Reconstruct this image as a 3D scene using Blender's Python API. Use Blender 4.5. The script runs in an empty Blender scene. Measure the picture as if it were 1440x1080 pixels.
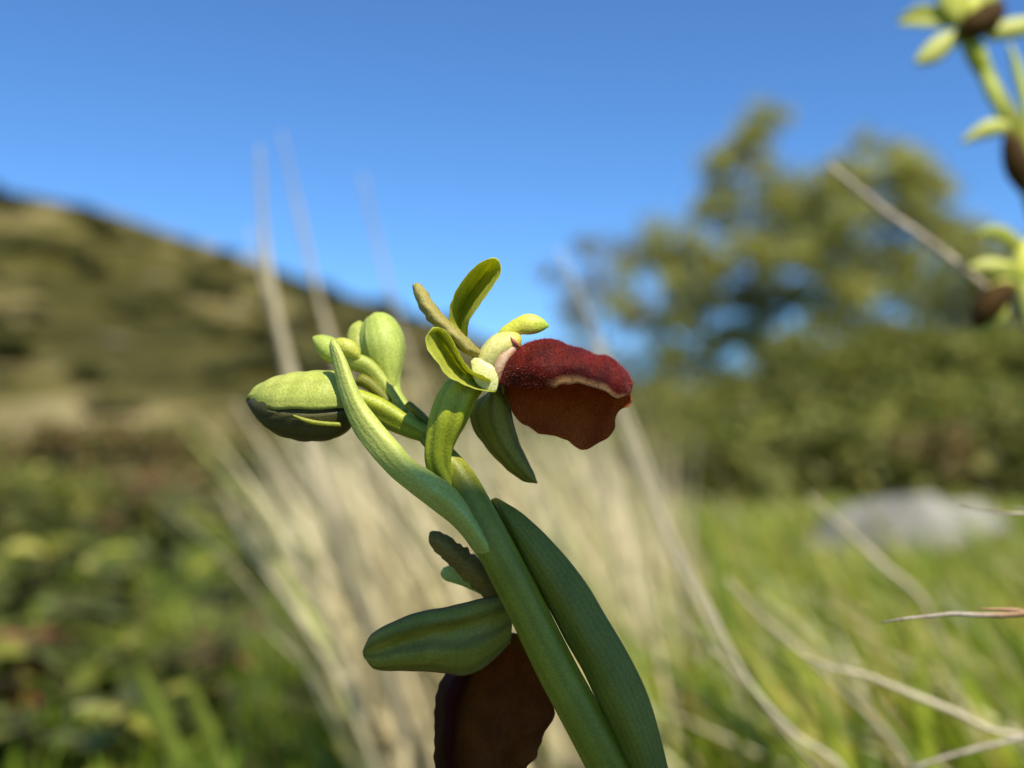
import bpy, math, random
import numpy as np
from mathutils import Vector, Matrix

random.seed(7)
rng = np.random.default_rng(11)
SC = bpy.context.scene
COL = SC.collection
R = math.radians

# ------------------------------------------------------------------ camera
CAM_H = 0.13                      # lens height above the ground
PITCH = R(3.3)                    # looking slightly up
FPX = 1544.0                      # focal length in photo pixels (1440 wide)
FOCUS = 0.107                     # metres to the open flower
cam = bpy.data.cameras.new('camera')
cam_ob = bpy.data.objects.new('camera', cam)
COL.objects.link(cam_ob)
cam_ob.location = (0, 0, CAM_H)
cam_ob.rotation_euler = (R(90) + PITCH, 0, 0)
cam.sensor_width = 36.0
cam.lens = 36.0 * FPX / 1440.0
cam.clip_start = 0.002
cam.clip_end = 3000.0
cam.dof.use_dof = True
cam.dof.focus_distance = FOCUS
cam.dof.aperture_fstop = cam.lens / 2.7       # 2.7 mm wide lens opening
SC.camera = cam_ob

# ------------------------------------------------------------------ sky, sun, exposure
TO_SUN = Vector((0.28, -0.55, 0.79)).normalized()
SUN_EL = math.asin(TO_SUN.z)
SUN_AZ = math.atan2(TO_SUN.x, TO_SUN.y)
world = bpy.data.worlds.new('World')
SC.world = world
world.use_nodes = True
wn = world.node_tree
sky = wn.nodes.new('ShaderNodeTexSky')
sky.sky_type = 'NISHITA'
sky.sun_disc = False
sky.sun_elevation = SUN_EL
sky.sun_rotation = SUN_AZ
sky.altitude = 0.0
sky.air_density = 0.8
sky.dust_density = 0.0
sky.ozone_density = 6.0
deep = wn.nodes.new('ShaderNodeMix')              # the camera's richer blue, the same all over the sky
deep.data_type = 'RGBA'; deep.blend_type = 'MULTIPLY'
deep.inputs[0].default_value = 1.0
deep.inputs[7].default_value = (0.68, 0.97, 1.17, 1)
wn.links.new(sky.outputs[0], deep.inputs[6])
wn.links.new(deep.outputs[2], wn.nodes['Background'].inputs[0])
wn.nodes['Background'].inputs[1].default_value = 0.108
sun = bpy.data.lights.new('sun', 'SUN')
sun.energy = 5.0
sun.angle = R(0.53)
sun.color = (1.0, 0.93, 0.80)
sun_ob = bpy.data.objects.new('sun', sun)
COL.objects.link(sun_ob)
sun_ob.rotation_euler = TO_SUN.to_track_quat('Z', 'Y').to_euler()
SC.view_settings.view_transform = 'Standard'
SC.view_settings.look = 'None'
SC.view_settings.exposure = 0.5
SC.view_settings.gamma = 1.0
SC.cycles.use_denoising = True
SC.cycles.max_bounces = 8
SC.cycles.transparent_max_bounces = 8
SC.cycles.sample_clamp_indirect = 6.0

# ------------------------------------------------------------------ helpers
CP, SP = math.cos(PITCH), math.sin(PITCH)
PXM = FOCUS / FPX                 # metres per photo pixel at the focus distance


def unproj(px, py, d):
    """Photo pixel + distance along the view axis -> place in the world."""
    px = np.asarray(px, float); py = np.asarray(py, float); d = np.asarray(d, float)
    x = (px - 720) / FPX * d
    y = (540 - py) / FPX * d
    return np.stack([x, d * CP - y * SP, CAM_H + d * SP + y * CP], -1)


def ev(pts, n):
    """Catmull-Rom through pts (k,m), n samples by chord length."""
    p = np.asarray(pts, float)
    if len(p) == 1:
        return np.repeat(p, n, 0)
    seg = np.linalg.norm(np.diff(p[:, :min(3, p.shape[1])], axis=0), axis=1) + 1e-9
    t = np.concatenate([[0], np.cumsum(seg)]); t /= t[-1]
    q = np.linspace(0, 1, n)
    if len(p) == 2:
        return p[0] + (p[1] - p[0]) * q[:, None]
    m = np.zeros_like(p)
    m[1:-1] = (p[2:] - p[:-2]) / (t[2:] - t[:-2])[:, None]
    m[0] = (p[1] - p[0]) / (t[1] - t[0]); m[-1] = (p[-1] - p[-2]) / (t[-1] - t[-2])
    i = np.clip(np.searchsorted(t, q, 'right') - 1, 0, len(p) - 2)
    h = (t[i + 1] - t[i])[:, None]
    s = ((q - t[i]) / (t[i + 1] - t[i]))[:, None]
    return ((2*s**3 - 3*s**2 + 1) * p[i] + (s**3 - 2*s**2 + s) * h * m[i]
            + (-2*s**3 + 3*s**2) * p[i + 1] + (s**3 - s**2) * h * m[i + 1])


def mesh_ob(name, verts, faces, mats, parent=None, base=(0, 0, 0), uv=None, fmat=None, smooth=True):
    me = bpy.data.meshes.new(name)
    v = np.asarray(verts, float) - np.asarray(base, float)
    me.from_pydata(v.tolist(), [], faces if isinstance(faces, list) else faces.tolist())
    if not isinstance(mats, (list, tuple)):
        mats = [mats]
    for m in mats:
        me.materials.append(m)
    if fmat is not None:
        me.polygons.foreach_set('material_index', np.asarray(fmat, np.int32))
    if smooth:
        me.polygons.foreach_set('use_smooth', np.ones(len(me.polygons), bool))
    if uv is not None:
        lay = me.uv_layers.new(name='UVMap')
        vi = np.empty(len(me.loops), np.int32)
        me.loops.foreach_get('vertex_index', vi)
        lay.data.foreach_set('uv', np.asarray(uv, np.float32)[vi].ravel())
    me.update()
    ob = bpy.data.objects.new(name, me)
    COL.objects.link(ob)
    if parent is not None:
        ob.parent = parent
    return ob


def thing(name, label, cat, base=(0, 0, 0), group=None):
    o = bpy.data.objects.new(name, None)
    o.empty_display_size = 0.01
    COL.objects.link(o)
    o.location = base
    o['label'] = label; o['category'] = cat
    if group:
        o['group'] = group
    return o


def tag(o, label, cat, group=None, kind=None):
    o['label'] = label; o['category'] = cat
    if group: o['group'] = group
    if kind: o['kind'] = kind
    return o


def pts3(curve, d0):
    """(px, py, depth offset in focus-plane pixels) list -> world points, d0 = distance of offset 0."""
    c = np.asarray(curve, float)
    return unproj(c[:, 0], c[:, 1], d0 + c[:, 2] * PXM)


def sheet(name, rows, mats, parent=None, base=(0, 0, 0), d0=FOCUS, nu=28, nv=12, thick=0.0005,
          ripple=0.0, rfreq=9.0, seed=0, flip=False, jag=0.0):
    """A leaf or petal: rows are curves running its length (edge, middle ..., edge); a closed solid comes out."""
    rr = [ev(pts3(r, d0), nu) for r in rows]
    rr = np.stack(rr, 1)                                  # nu, k, 3
    g = np.stack([ev(rr[i], nv) for i in range(nu)], 0)   # nu, nv, 3
    du = np.gradient(g, axis=0); dv = np.gradient(g, axis=1)
    n = np.cross(du, dv)
    ln = np.linalg.norm(n, axis=-1, keepdims=True)
    n = n / np.maximum(ln, 1e-12)
    if flip:
        n = -n
    U, V = np.meshgrid(np.linspace(0, 1, nu), np.linspace(0, 1, nv), indexing='ij')
    if ripple:
        r1 = np.random.default_rng(seed)
        w = sum(a * np.sin(2*np.pi*(f1*U + f2*V) + ph) for a, f1, f2, ph in
                zip((1, .7, .5, .4), r1.uniform(.4, 1, 4)*rfreq, r1.uniform(.2, .8, 4)*rfreq, r1.uniform(0, 6, 4)))
        g = g + n * (ripple * w)[..., None]
    if jag:
        r1 = np.random.default_rng(seed + 77)
        ph = np.linspace(0, 1, nu)
        for side, sg in ((0, -1), (nv - 1, 1)):
            w = sum(a * np.sin(2*np.pi*f_*ph + p_) for a, f_, p_ in zip((1, .8, .7, .5), r1.uniform(3, 13, 4), r1.uniform(0, 6, 4))) + r1.normal(0, .12, nu)
            w = w * np.sin(np.pi * ph) ** .5
            fall = np.clip(1 - np.abs(np.arange(nv) - side) / (nv * .12), 0, 1)
            dvn = dv / np.maximum(np.linalg.norm(dv, axis=-1, keepdims=True), 1e-12)
            g = g + dvn * (sg * jag * PXM * w[:, None] * fall[None])[..., None]
    tt = thick * (0.12 + 0.88 * (1 - np.abs(2*V - 1)**4)) * (0.5 + 0.5 * np.minimum(1, 8*np.minimum(U, 1-U) + .2))
    top = g + n * (tt / 2)[..., None]; bot = g - n * (tt / 2)[..., None]
    verts = np.concatenate([top.reshape(-1, 3), bot.reshape(-1, 3)])
    N = nu * nv
    I = np.arange(N).reshape(nu, nv)
    a, b, c, d = I[:-1, :-1].ravel(), I[1:, :-1].ravel(), I[1:, 1:].ravel(), I[:-1, 1:].ravel()
    f1 = np.stack([a, b, c, d], 1)
    f2 = np.stack([d, c, b, a], 1) + N
    rim = np.concatenate([I[:, 0], I[-1, 1:], I[-2::-1, -1], I[0, -2::-1]])
    k = len(rim)
    r2 = np.roll(rim, -1)
    f3 = np.stack([r2, rim, rim + N, r2 + N], 1)[:k - 1]
    if flip:
        f1 = f1[:, ::-1]; f2 = f2[:, ::-1]; f3 = f3[:, ::-1]
    faces = np.concatenate([f1, f2, f3])
    fm = np.concatenate([np.zeros(len(f1)), np.ones(len(f2)), np.full(len(f3), 2)]).astype(int)
    if not isinstance(mats, (list, tuple)):
        mats = [mats]; fm[:] = 0
    else:
        fm = np.minimum(fm, len(mats) - 1)
    uv = np.concatenate([np.stack([U, V], -1).reshape(-1, 2)] * 2)
    ob = mesh_ob(name, verts, faces, list(mats), parent, base, uv, fm)
    ob['_'] = 0; del ob['_']
    return ob, top, n


def tube_geo(p, r, nv=12, ridges=0, amp=0.0, squash=1.0, up=(0, -1, 0), twist=0.0):
    p = np.asarray(p, float); nu = len(p)
    t = np.gradient(p, axis=0)
    t /= np.linalg.norm(t, axis=1, keepdims=True) + 1e-12
    up = np.asarray(up, float)
    a = np.cross(t, up); bad = np.linalg.norm(a, axis=1) < 1e-3
    a[bad] = np.cross(t[bad], np.array([1.0, 0.1, 0.2]))
    a /= np.linalg.norm(a, axis=1, keepdims=True)
    b = np.cross(a, t)
    th = np.linspace(0, 2*np.pi, nv, endpoint=False)
    T = th[None, :] + twist * np.linspace(0, 1, nu)[:, None]
    rad = np.asarray(r, float)[:, None] * (1 + amp * np.cos(ridges * th)[None, :])
    v = p[:, None] + a[:, None] * (np.cos(T) * rad)[..., None] + b[:, None] * (np.sin(T) * rad * squash)[..., None]
    verts = np.concatenate([v.reshape(-1, 3), p[:1], p[-1:]])
    I = np.arange(nu*nv).reshape(nu, nv); J = np.roll(I, -1, 1)
    f = np.stack([I[:-1].ravel(), J[:-1].ravel(), J[1:].ravel(), I[1:].ravel()], 1).tolist()
    for k in range(nv):
        f.append([nu*nv, int(J[0, k]), int(I[0, k])])
        f.append([nu*nv + 1, int(I[-1, k]), int(J[-1, k])])
    uv = np.concatenate([np.stack(np.meshgrid(np.linspace(0, 1, nu), np.linspace(0, 1, nv), indexing='ij'), -1).reshape(-1, 2),
                         [[0, .5], [1, .5]]])
    return verts, f, uv


def tube(name, pts, mat, parent=None, base=(0, 0, 0), d0=FOCUS, nu=40, nv=16, ground=None, **kw):
    """pts: (px, py, depth offset px, radius px)."""
    p = ev(pts, nu)
    d = d0 + p[:, 2] * PXM
    w = unproj(p[:, 0], p[:, 1], d)
    r = p[:, 3] * d / FPX
    if ground is not None:                                # carry on down to the ground
        g = np.asarray(ground, float)
        ext = ev(np.stack([w[-2] , w[-1], w[-1] + (g - w[-1]) * .5 + np.array([0, 0, 0.0]), g]), 14)[5:]
        w = np.concatenate([w, ext]); r = np.concatenate([r, np.linspace(r[-1], r[-1] * 1.15, len(ext))])
    v, f, uv = tube_geo(w, r, nv, **kw)
    return mesh_ob(name, v, f, mat, parent, base, uv), w, r


def wtube(name, w, r, mat, parent=None, base=(0, 0, 0), nv=8, **kw):
    v, f, uv = tube_geo(w, r, nv, **kw)
    return mesh_ob(name, v, f, mat, parent, base, uv)


# ------------------------------------------------------------------ materials
def new_mat(name):
    m = bpy.data.materials.new(name); m.use_nodes = True
    nt = m.node_tree; b = nt.nodes['Principled BSDF']
    return m, nt, b, nt.nodes['Material Output']


def N(nt, t, **kw):
    n = nt.nodes.new(t)
    for k, v in kw.items():
        setattr(n, k, v)
    return n


def noise(nt, vec, scale, detail=4, rough=.55):
    n = N(nt, 'ShaderNodeTexNoise')
    n.inputs['Scale'].default_value = scale; n.inputs['Detail'].default_value = detail
    n.inputs['Roughness'].default_value = rough
    nt.links.new(vec, n.inputs['Vector'])
    return n.outputs['Fac']


def ramp(nt, fac, stops):
    r = N(nt, 'ShaderNodeValToRGB')
    e = r.color_ramp.elements
    while len(e) < len(stops):
        e.new(.5)
    for el, (p, c) in zip(e, stops):
        el.position = p
        el.color = (*c, 1) if len(c) == 3 else c
    nt.links.new(fac, r.inputs[0])
    return r.outputs[0]


def mixc(nt, fac, a, b, mode='MIX'):
    m = N(nt, 'ShaderNodeMix', data_type='RGBA', blend_type=mode)
    if isinstance(fac, (int, float)): m.inputs[0].default_value = fac
    else: nt.links.new(fac, m.inputs[0])
    for s, x in ((6, a), (7, b)):
        if isinstance(x, tuple): m.inputs[s].default_value = (*x, 1)
        else: nt.links.new(x, m.inputs[s])
    return m.outputs[2]


def math_n(nt, op, a, b=0.0):
    m = N(nt, 'ShaderNodeMath', operation=op)
    for i, x in enumerate((a, b)):
        if isinstance(x, (int, float)): m.inputs[i].default_value = x
        else: nt.links.new(x, m.inputs[i])
    return m.outputs[0]


def plant_mat(name, c1, c2, trans=0.3, tcol=None, veins=0, vein_dark=0.7, rough=0.45, cell=4200.0, spec=0.35,
              blotch=260.0, tip=None, tip_from=0.75, tip_w=.25, bump=0.5, edge=None, sss=0.0):
    """Fleshy plant tissue: blotches, parallel veins along the length, a cell-fine grain, some light let through."""
    m, nt, b, out = new_mat(name)
    tc = N(nt, 'ShaderNodeTexCoord'); o = tc.outputs['Object']; uvn = tc.outputs['UV']
    sep = N(nt, 'ShaderNodeSeparateXYZ'); nt.links.new(uvn, sep.inputs[0])
    u, v = sep.outputs[0], sep.outputs[1]
    bl = noise(nt, o, blotch, 4)
    col = ramp(nt, bl, [(.3, c1), (.7, c2)])
    fine = noise(nt, o, cell, 2, .6)
    h = fine
    if veins:
        wob = math_n(nt, 'MULTIPLY', noise(nt, o, 180, 2), .05)
        vv = math_n(nt, 'SINE', math_n(nt, 'MULTIPLY', math_n(nt, 'ADD', v, wob), veins * 2 * math.pi))
        vv = math_n(nt, 'MULTIPLY_ADD', vv, .5); nt.nodes[-1].inputs[2].default_value = .5
        vv = math_n(nt, 'ADD', vv, math_n(nt, 'MULTIPLY', noise(nt, o, 420, 3), .5))
        vr = ramp(nt, vv, [(0.15, (vein_dark,)*3), (0.75, (1, 1, 1))])
        col = mixc(nt, 1.0, col, vr, 'MULTIPLY')
        h = math_n(nt, 'ADD', fine, math_n(nt, 'MULTIPLY', vv, .3))
    if tip is not None:
        tf = ramp(nt, u, [(tip_from, (0, 0, 0)), (min(1, tip_from + tip_w), (1, 1, 1))])
        col = mixc(nt, tf, col, tip)
    if edge is not None:
        ed = math_n(nt, 'ABSOLUTE', math_n(nt, 'SUBTRACT', v, .5))
        ef = ramp(nt, ed, [(.40, (0, 0, 0)), (.5, (1, 1, 1))])
        col = mixc(nt, ef, col, edge)
    gr = ramp(nt, fine, [(.34, (.84,)*3), (.66, (1.13,)*3)])
    col = mixc(nt, 1.0, col, gr, 'MULTIPLY')
    nt.links.new(col, b.inputs['Base Color'])
    b.inputs['Roughness'].default_value = rough
    b.inputs['Specular IOR Level'].default_value = spec
    if sss:
        b.inputs['Subsurface Weight'].default_value = sss
        b.inputs['Subsurface Radius'].default_value = (.9, 1.0, .35)
        b.inputs['Subsurface Scale'].default_value = 0.0009
    bp = N(nt, 'ShaderNodeBump'); bp.inputs['Strength'].default_value = bump
    bp.inputs['Distance'].default_value = 0.00012
    nt.links.new(h, bp.inputs['Height']); nt.links.new(bp.outputs[0], b.inputs['Normal'])
    if trans:
        tr = N(nt, 'ShaderNodeBsdfTranslucent')
        if tcol is not None:
            tr.inputs[0].default_value = (*tcol, 1)
        else:
            nt.links.new(mixc(nt, 1.0, col, (1.25, 1.2, .6), 'MULTIPLY'), tr.inputs[0])
        mx = N(nt, 'ShaderNodeMixShader'); mx.inputs[0].default_value = trans
        nt.links.new(b.outputs[0], mx.inputs[1]); nt.links.new(tr.outputs[0], mx.inputs[2])
        nt.links.new(mx.outputs[0], out.inputs[0])
    return m


def tint_leaf_mat(name, stops, trans=.3, rough=.55, attr='tint', dim=1.0):
    """Leaves or blades whose own colour varies one by one (mesh attribute or object random)."""
    m, nt, b, out = new_mat(name)
    if attr == 'object':
        a = N(nt, 'ShaderNodeObjectInfo').outputs['Random']
    else:
        an = N(nt, 'ShaderNodeAttribute', attribute_name=attr); a = an.outputs['Fac']
    col = ramp(nt, a, stops)
    tc = N(nt, 'ShaderNodeTexCoord')
    nz = noise(nt, tc.outputs['Object'], 60.0, 3)
    col = mixc(nt, 1.0, col, ramp(nt, nz, [(.3, (.75,)*3), (.7, (1.15,)*3)]), 'MULTIPLY')
    nt.links.new(col, b.inputs['Base Color'])
    b.inputs['Roughness'].default_value = rough
    b.inputs['Specular IOR Level'].default_value = .3
    tr = N(nt, 'ShaderNodeBsdfTranslucent')
    nt.links.new(mixc(nt, 1.0, col, (1.2, 1.15, .7), 'MULTIPLY'), tr.inputs[0])
    mx = N(nt, 'ShaderNodeMixShader'); mx.inputs[0].default_value = trans
    nt.links.new(b.outputs[0], mx.inputs[1]); nt.links.new(tr.outputs[0], mx.inputs[2])
    nt.links.new(mx.outputs[0], out.inputs[0])
    return m


def rough_mat(name, stops, scale, scale2=None, rough=.9, bump=.4, bdist=.01, detail=6):
    m, nt, b, out = new_mat(name)
    tc = N(nt, 'ShaderNodeTexCoord'); o = tc.outputs['Object']
    f = noise(nt, o, scale, detail, .6)
    col = ramp(nt, f, stops)
    if scale2:
        g = noise(nt, o, scale2, 4)
        col = mixc(nt, 1.0, col, ramp(nt, g, [(.3, (.6,)*3), (.7, (1.25,)*3)]), 'MULTIPLY')
    nt.links.new(col, b.inputs['Base Color'])
    b.inputs['Roughness'].default_value = rough
    b.inputs['Specular IOR Level'].default_value = .2
    bp = N(nt, 'ShaderNodeBump'); bp.inputs['Strength'].default_value = bump; bp.inputs['Distance'].default_value = bdist
    nt.links.new(noise(nt, o, (scale2 or scale) * 2, 5), bp.inputs['Height'])
    nt.links.new(bp.outputs[0], b.inputs['Normal'])
    return m


M = {}
M['stem'] = plant_mat('stem_green', (.20, .215, .014), (.28, .285, .022), trans=0, veins=7, vein_dark=.82, sss=.35, blotch=160)
M['bract'] = plant_mat('bract_green', (.48, .54, .10), (.56, .61, .15), trans=.15, veins=5, vein_dark=.95, blotch=220, rough=.42)
M['bract2'] = plant_mat('leaf_green', (.20, .215, .022), (.28, .285, .034), trans=.3, veins=9, vein_dark=.84, blotch=200, rough=.5)
M['ovary'] = plant_mat('ovary_green', (.29, .34, .018), (.39, .43, .03), trans=0, veins=6, vein_dark=.72, sss=.4, blotch=240)
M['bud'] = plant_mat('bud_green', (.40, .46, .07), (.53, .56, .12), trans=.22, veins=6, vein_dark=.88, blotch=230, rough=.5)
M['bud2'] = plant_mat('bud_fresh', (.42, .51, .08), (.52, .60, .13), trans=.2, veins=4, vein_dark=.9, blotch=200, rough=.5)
M['bud_shade'] = plant_mat('bud_shaded_underside', (.05, .05, .012), (.09, .08, .02), trans=0, veins=5, rough=.55)  # shade below the bud is put into this near-black colour
M['yellow'] = plant_mat('yellow_tissue', (.52, .54, .07), (.60, .60, .12), trans=.2, sss=0, rough=.4)
M['sepal'] = plant_mat('sepal_green', (.50, .54, .07), (.58, .60, .11), trans=.50, veins=5, vein_dark=.88, blotch=240, rough=.42)
M['sepal_pale'] = plant_mat('sepal_rim', (.50, .53, .09), (.58, .58, .14), trans=.25, blotch=240, rough=.42)
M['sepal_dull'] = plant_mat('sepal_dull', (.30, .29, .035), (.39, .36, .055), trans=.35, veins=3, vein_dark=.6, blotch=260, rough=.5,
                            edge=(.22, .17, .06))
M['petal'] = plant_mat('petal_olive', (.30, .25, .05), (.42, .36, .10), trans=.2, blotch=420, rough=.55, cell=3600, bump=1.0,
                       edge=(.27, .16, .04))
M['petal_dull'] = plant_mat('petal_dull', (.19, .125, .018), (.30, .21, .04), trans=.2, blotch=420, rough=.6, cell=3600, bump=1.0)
M['column'] = plant_mat('column_cream', (.60, .58, .14), (.70, .62, .28), trans=0, sss=.5, blotch=420, rough=.4, tip=(.60, .50, .10), tip_from=.7)
M['stigma'] = plant_mat('stigma_pale', (.62, .63, .17), (.74, .72, .34), trans=.1, blotch=300, rough=.3)
M['pink'] = plant_mat('column_pink', (.50, .24, .14), (.68, .50, .30), trans=0, sss=.4, blotch=700, rough=.45)
M['mark'] = plant_mat('red_streak', (.28, .05, .03), (.36, .10, .05), trans=0, rough=.5)
M['anther'] = plant_mat('anther_yellow', (.55, .55, .05), (.62, .60, .10), trans=0, sss=.4, rough=.4, tip=(.34, .45, .04), tip_from=.7)


def lip_mat(name, c1, c2, rim, trans, base_tone=(.16, .15, .02), lobe=None):
    m, nt, b, out = new_mat(name)
    tc = N(nt, 'ShaderNodeTexCoord'); o = tc.outputs['Object']
    sep = N(nt, 'ShaderNodeSeparateXYZ'); nt.links.new(tc.outputs['UV'], sep.inputs[0])
    col = ramp(nt, noise(nt, o, 420, 5, .65), [(.36, c1), (.64, c2)])
    fine = noise(nt, o, 7000, 2, .6)
    sp = ramp(nt, fine, [(.42, (.7,)*3), (.62, (1.3,)*3), (.72, (2.4, 2.0, 2.0))])
    col = mixc(nt, 1.0, col, sp, 'MULTIPLY')
    if rim:
        wob = math_n(nt, 'MULTIPLY', noise(nt, o, 500, 3), .05)
        vv = math_n(nt, 'ADD', sep.outputs[1], wob)
        rf = ramp(nt, vv, [(.035, (1, 1, 1)), (.075, (0, 0, 0))])
        uf = ramp(nt, sep.outputs[0], [(.36, (0, 0, 0)), (.48, (1, 1, 1))])
        col = mixc(nt, mixc(nt, 1.0, rf, uf, 'MULTIPLY'), col, rim)
    bf = ramp(nt, sep.outputs[0], [(.02, (1, 1, 1)), (.16, (0, 0, 0))])
    if not rim:
        col = mixc(nt, bf, col, base_tone)
    if lobe:
        col = mixc(nt, ramp(nt, math_n(nt, 'ADD', sep.outputs[1], math_n(nt, 'MULTIPLY', noise(nt, o, 300, 3), .08)), [(.30, (1, 1, 1)), (.40, (0, 0, 0))]), col, lobe)
    nt.links.new(col, b.inputs['Base Color'])
    b.inputs['Roughness'].default_value = .42
    b.inputs['Specular IOR Level'].default_value = .11 if rim else .08
    b.inputs['Sheen Weight'].default_value = .06 if rim else .0
    b.inputs['Sheen Roughness'].default_value = .4
    b.inputs['Sheen Tint'].default_value = (.9, .35, .35, 1)
    bp = N(nt, 'ShaderNodeBump'); bp.inputs['Strength'].default_value = .9; bp.inputs['Distance'].default_value = .00012
    nt.links.new(fine, bp.inputs['Height']); nt.links.new(bp.outputs[0], b.inputs['Normal'])
    if trans:
        tr = N(nt, 'ShaderNodeBsdfTranslucent'); tr.inputs[0].default_value = (.50, .10, .018, 1)
        mx = N(nt, 'ShaderNodeMixShader'); mx.inputs[0].default_value = trans
        nt.links.new(b.outputs[0], mx.inputs[1]); nt.links.new(tr.outputs[0], mx.inputs[2])
        nt.links.new(mx.outputs[0], out.inputs[0])
    return m


M['lip'] = lip_mat('lip_velvet', (.055, .0050, .003), (.15, .013, .006), (.62, .31, .11), .12)
M['lip_in'] = lip_mat('lip_underside', (.52, .10, .016), (.64, .15, .026), None, .5)
M['lip_rim'] = lip_mat('lip_edge', (.24, .09, .035), (.34, .14, .06), None, .1, base_tone=(.3, .2, .05))
M['lip_dark'] = lip_mat('lip_dark', (.10, .048, .008), (.20, .075, .012), None, .4, base_tone=(.14, .11, .014), lobe=(.012, .006, .005))
M['lip_side'] = lip_mat('lip_side', (.05, .026, .006), (.08, .045, .010), None, .1, base_tone=(.12, .10, .012))
M['hair'] = plant_mat('lip_hair', (.20, .015, .008), (.50, .16, .12), trans=.2, rough=.22, bump=0, blotch=2600, spec=.1)

M['straw'] = tint_leaf_mat('straw', [(0, (.42, .32, .15)), (.4, (.68, .57, .32)), (.8, (.80, .70, .46)), (1, (.36, .40, .10))], .22, .6)
M['straw_ob'] = tint_leaf_mat('straw_stalk', [(0, (.50, .42, .25)), (1, (.64, .56, .37))], .2, .6, 'object')
M['grass'] = tint_leaf_mat('grass', [(0, (.07, .12, .010)), (.25, (.18, .27, .018)), (.6, (.36, .42, .035)), (.82, (.54, .46, .10)), (1, (.54, .34, .12))], .35, .5)
M['twig'] = rough_mat('twig_bark', [(.3, (.30, .24, .17)), (.6, (.48, .41, .31)), (.75, (.58, .52, .42))], 320, 900, bump=.8, bdist=.0004)
M['bark'] = rough_mat('bark', [(.3, (.16, .13, .10)), (.7, (.36, .32, .27))], 6, 25, bump=.7, bdist=.02)
M['stone'] = rough_mat('stone', [(.3, (.13, .122, .095)), (.5, (.23, .22, .18)), (.68, (.40, .38, .31))], 14, 60, bump=.8, bdist=.01)

# ------------------------------------------------------------------ the ground and the hill
def smooth01(t):
    t = np.clip(t, 0, 1)
    return t * t * (3 - 2 * t)


def gz(x, y):
    """Height of the ground."""
    x = np.asarray(x, float); y = np.asarray(y, float)
    r = np.hypot(x, y)
    z = .008 * np.sin(3.1*x + 1.0) * np.cos(2.7*y + .4) + .012 * np.sin(1.3*x - .5*y)
    z = z * smooth01(r / .8)
    z = z + .10 * np.sin(.21*x + .5) * np.cos(.17*y) * smooth01((r - 5) / 15)
    bank = smooth01((x / np.maximum(y, .5) - .17) / .34) * smooth01((y - 2.2) / 7) * 1.05      # the bank on the right
    z = z + bank * smooth01((60 - y) / 30)
    return z


# skyline of the hill: photo pixel -> height at its ridge
RIDGE_Y = 150.0
sky_px = np.array([-2600, -1500, -700, -300, 0, 150, 300, 450, 600, 780, 950, 1150, 1500, 2200, 3400], float)
sky_py = np.array([330, 215, 190, 215, 262, 292, 343, 398, 446, 512, 556, 580, 590, 585, 600], float)
rid = unproj(sky_px, sky_py, np.full(len(sky_px), RIDGE_Y / CP))


def hz(x, y):
    rx = np.interp(x, rid[:, 0], rid[:, 2])
    t = (y - 22) / (RIDGE_Y - 22)
    up = np.where(t < 1, np.clip(t, 0, None) ** 1.12, 1 - .35 * smooth01((t - 1) / 1.4))
    bump = .5 * (1.1 * np.sin(.11*x + .05*y) * np.sin(.09*y - .04*x + 1) + .6 * np.sin(.27*x + 2) * np.cos(.23*y)) * smooth01(t * 2)
    return -.6 + (rx + .6) * up + bump * smooth01((1.15 - t) * 3) * .8


def grid_mesh(xs, ys, zf):
    X, Y = np.meshgrid(xs, ys, indexing='ij')
    v = np.stack([X, Y, zf(X, Y)], -1).reshape(-1, 3)
    I = np.arange(len(xs) * len(ys)).reshape(len(xs), len(ys))
    f = np.stack([I[:-1, :-1].ravel(), I[1:, :-1].ravel(), I[1:, 1:].ravel(), I[:-1, 1:].ravel()], 1)
    return v, f


def spaced(lim, n, p):
    t = np.linspace(-1, 1, n)
    return np.sign(t) * np.abs(t) ** p * lim


M['ground'] = rough_mat('ground_soil', [(.25, (.03, .026, .010)), (.45, (.07, .07, .018)), (.6, (.12, .115, .03)), (.75, (.22, .17, .08))],
                        7, 60, bump=.8, bdist=.01)
v, f = grid_mesh(spaced(900, 181, 3.6), spaced(900, 181, 3.6), gz)
o = mesh_ob('ground', v, f, M['ground']); o['kind'] = 'structure'

mh, nt, b, out = new_mat('hill_scrub')
tc = N(nt, 'ShaderNodeTexCoord'); mp = N(nt, 'ShaderNodeMapping'); nt.links.new(tc.outputs['Object'], mp.inputs[0])
mp.inputs['Scale'].default_value = (1.0, .30, 1.0); oc = mp.outputs[0]
c = ramp(nt, noise(nt, oc, .075, 6, .66), [(.36, (.022, .024, .005)), (.44, (.055, .050, .009)), (.51, (.092, .080, .018)), (.56, (.18, .145, .055)), (.65, (.28, .235, .12))])
c = mixc(nt, 1.0, c, ramp(nt, noise(nt, oc, .35, 5, .6), [(.32, (.45, .5, .4)), (.68, (1.4, 1.35, 1.3))]), 'MULTIPLY')
nt.links.new(c, b.inputs['Base Color']); b.inputs['Roughness'].default_value = .95
b.inputs['Specular IOR Level'].default_value = .1
bp = N(nt, 'ShaderNodeBump'); bp.inputs['Strength'].default_value = .8; bp.inputs['Distance'].default_value = .6
nt.links.new(noise(nt, oc, .8, 5), bp.inputs['Height']); nt.links.new(bp.outputs[0], b.inputs['Normal'])
v, f = grid_mesh(np.linspace(-330, 330, 221), np.linspace(20, 330, 121), hz)
o = mesh_ob('hill', v, f, mh); o['kind'] = 'structure'


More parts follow.
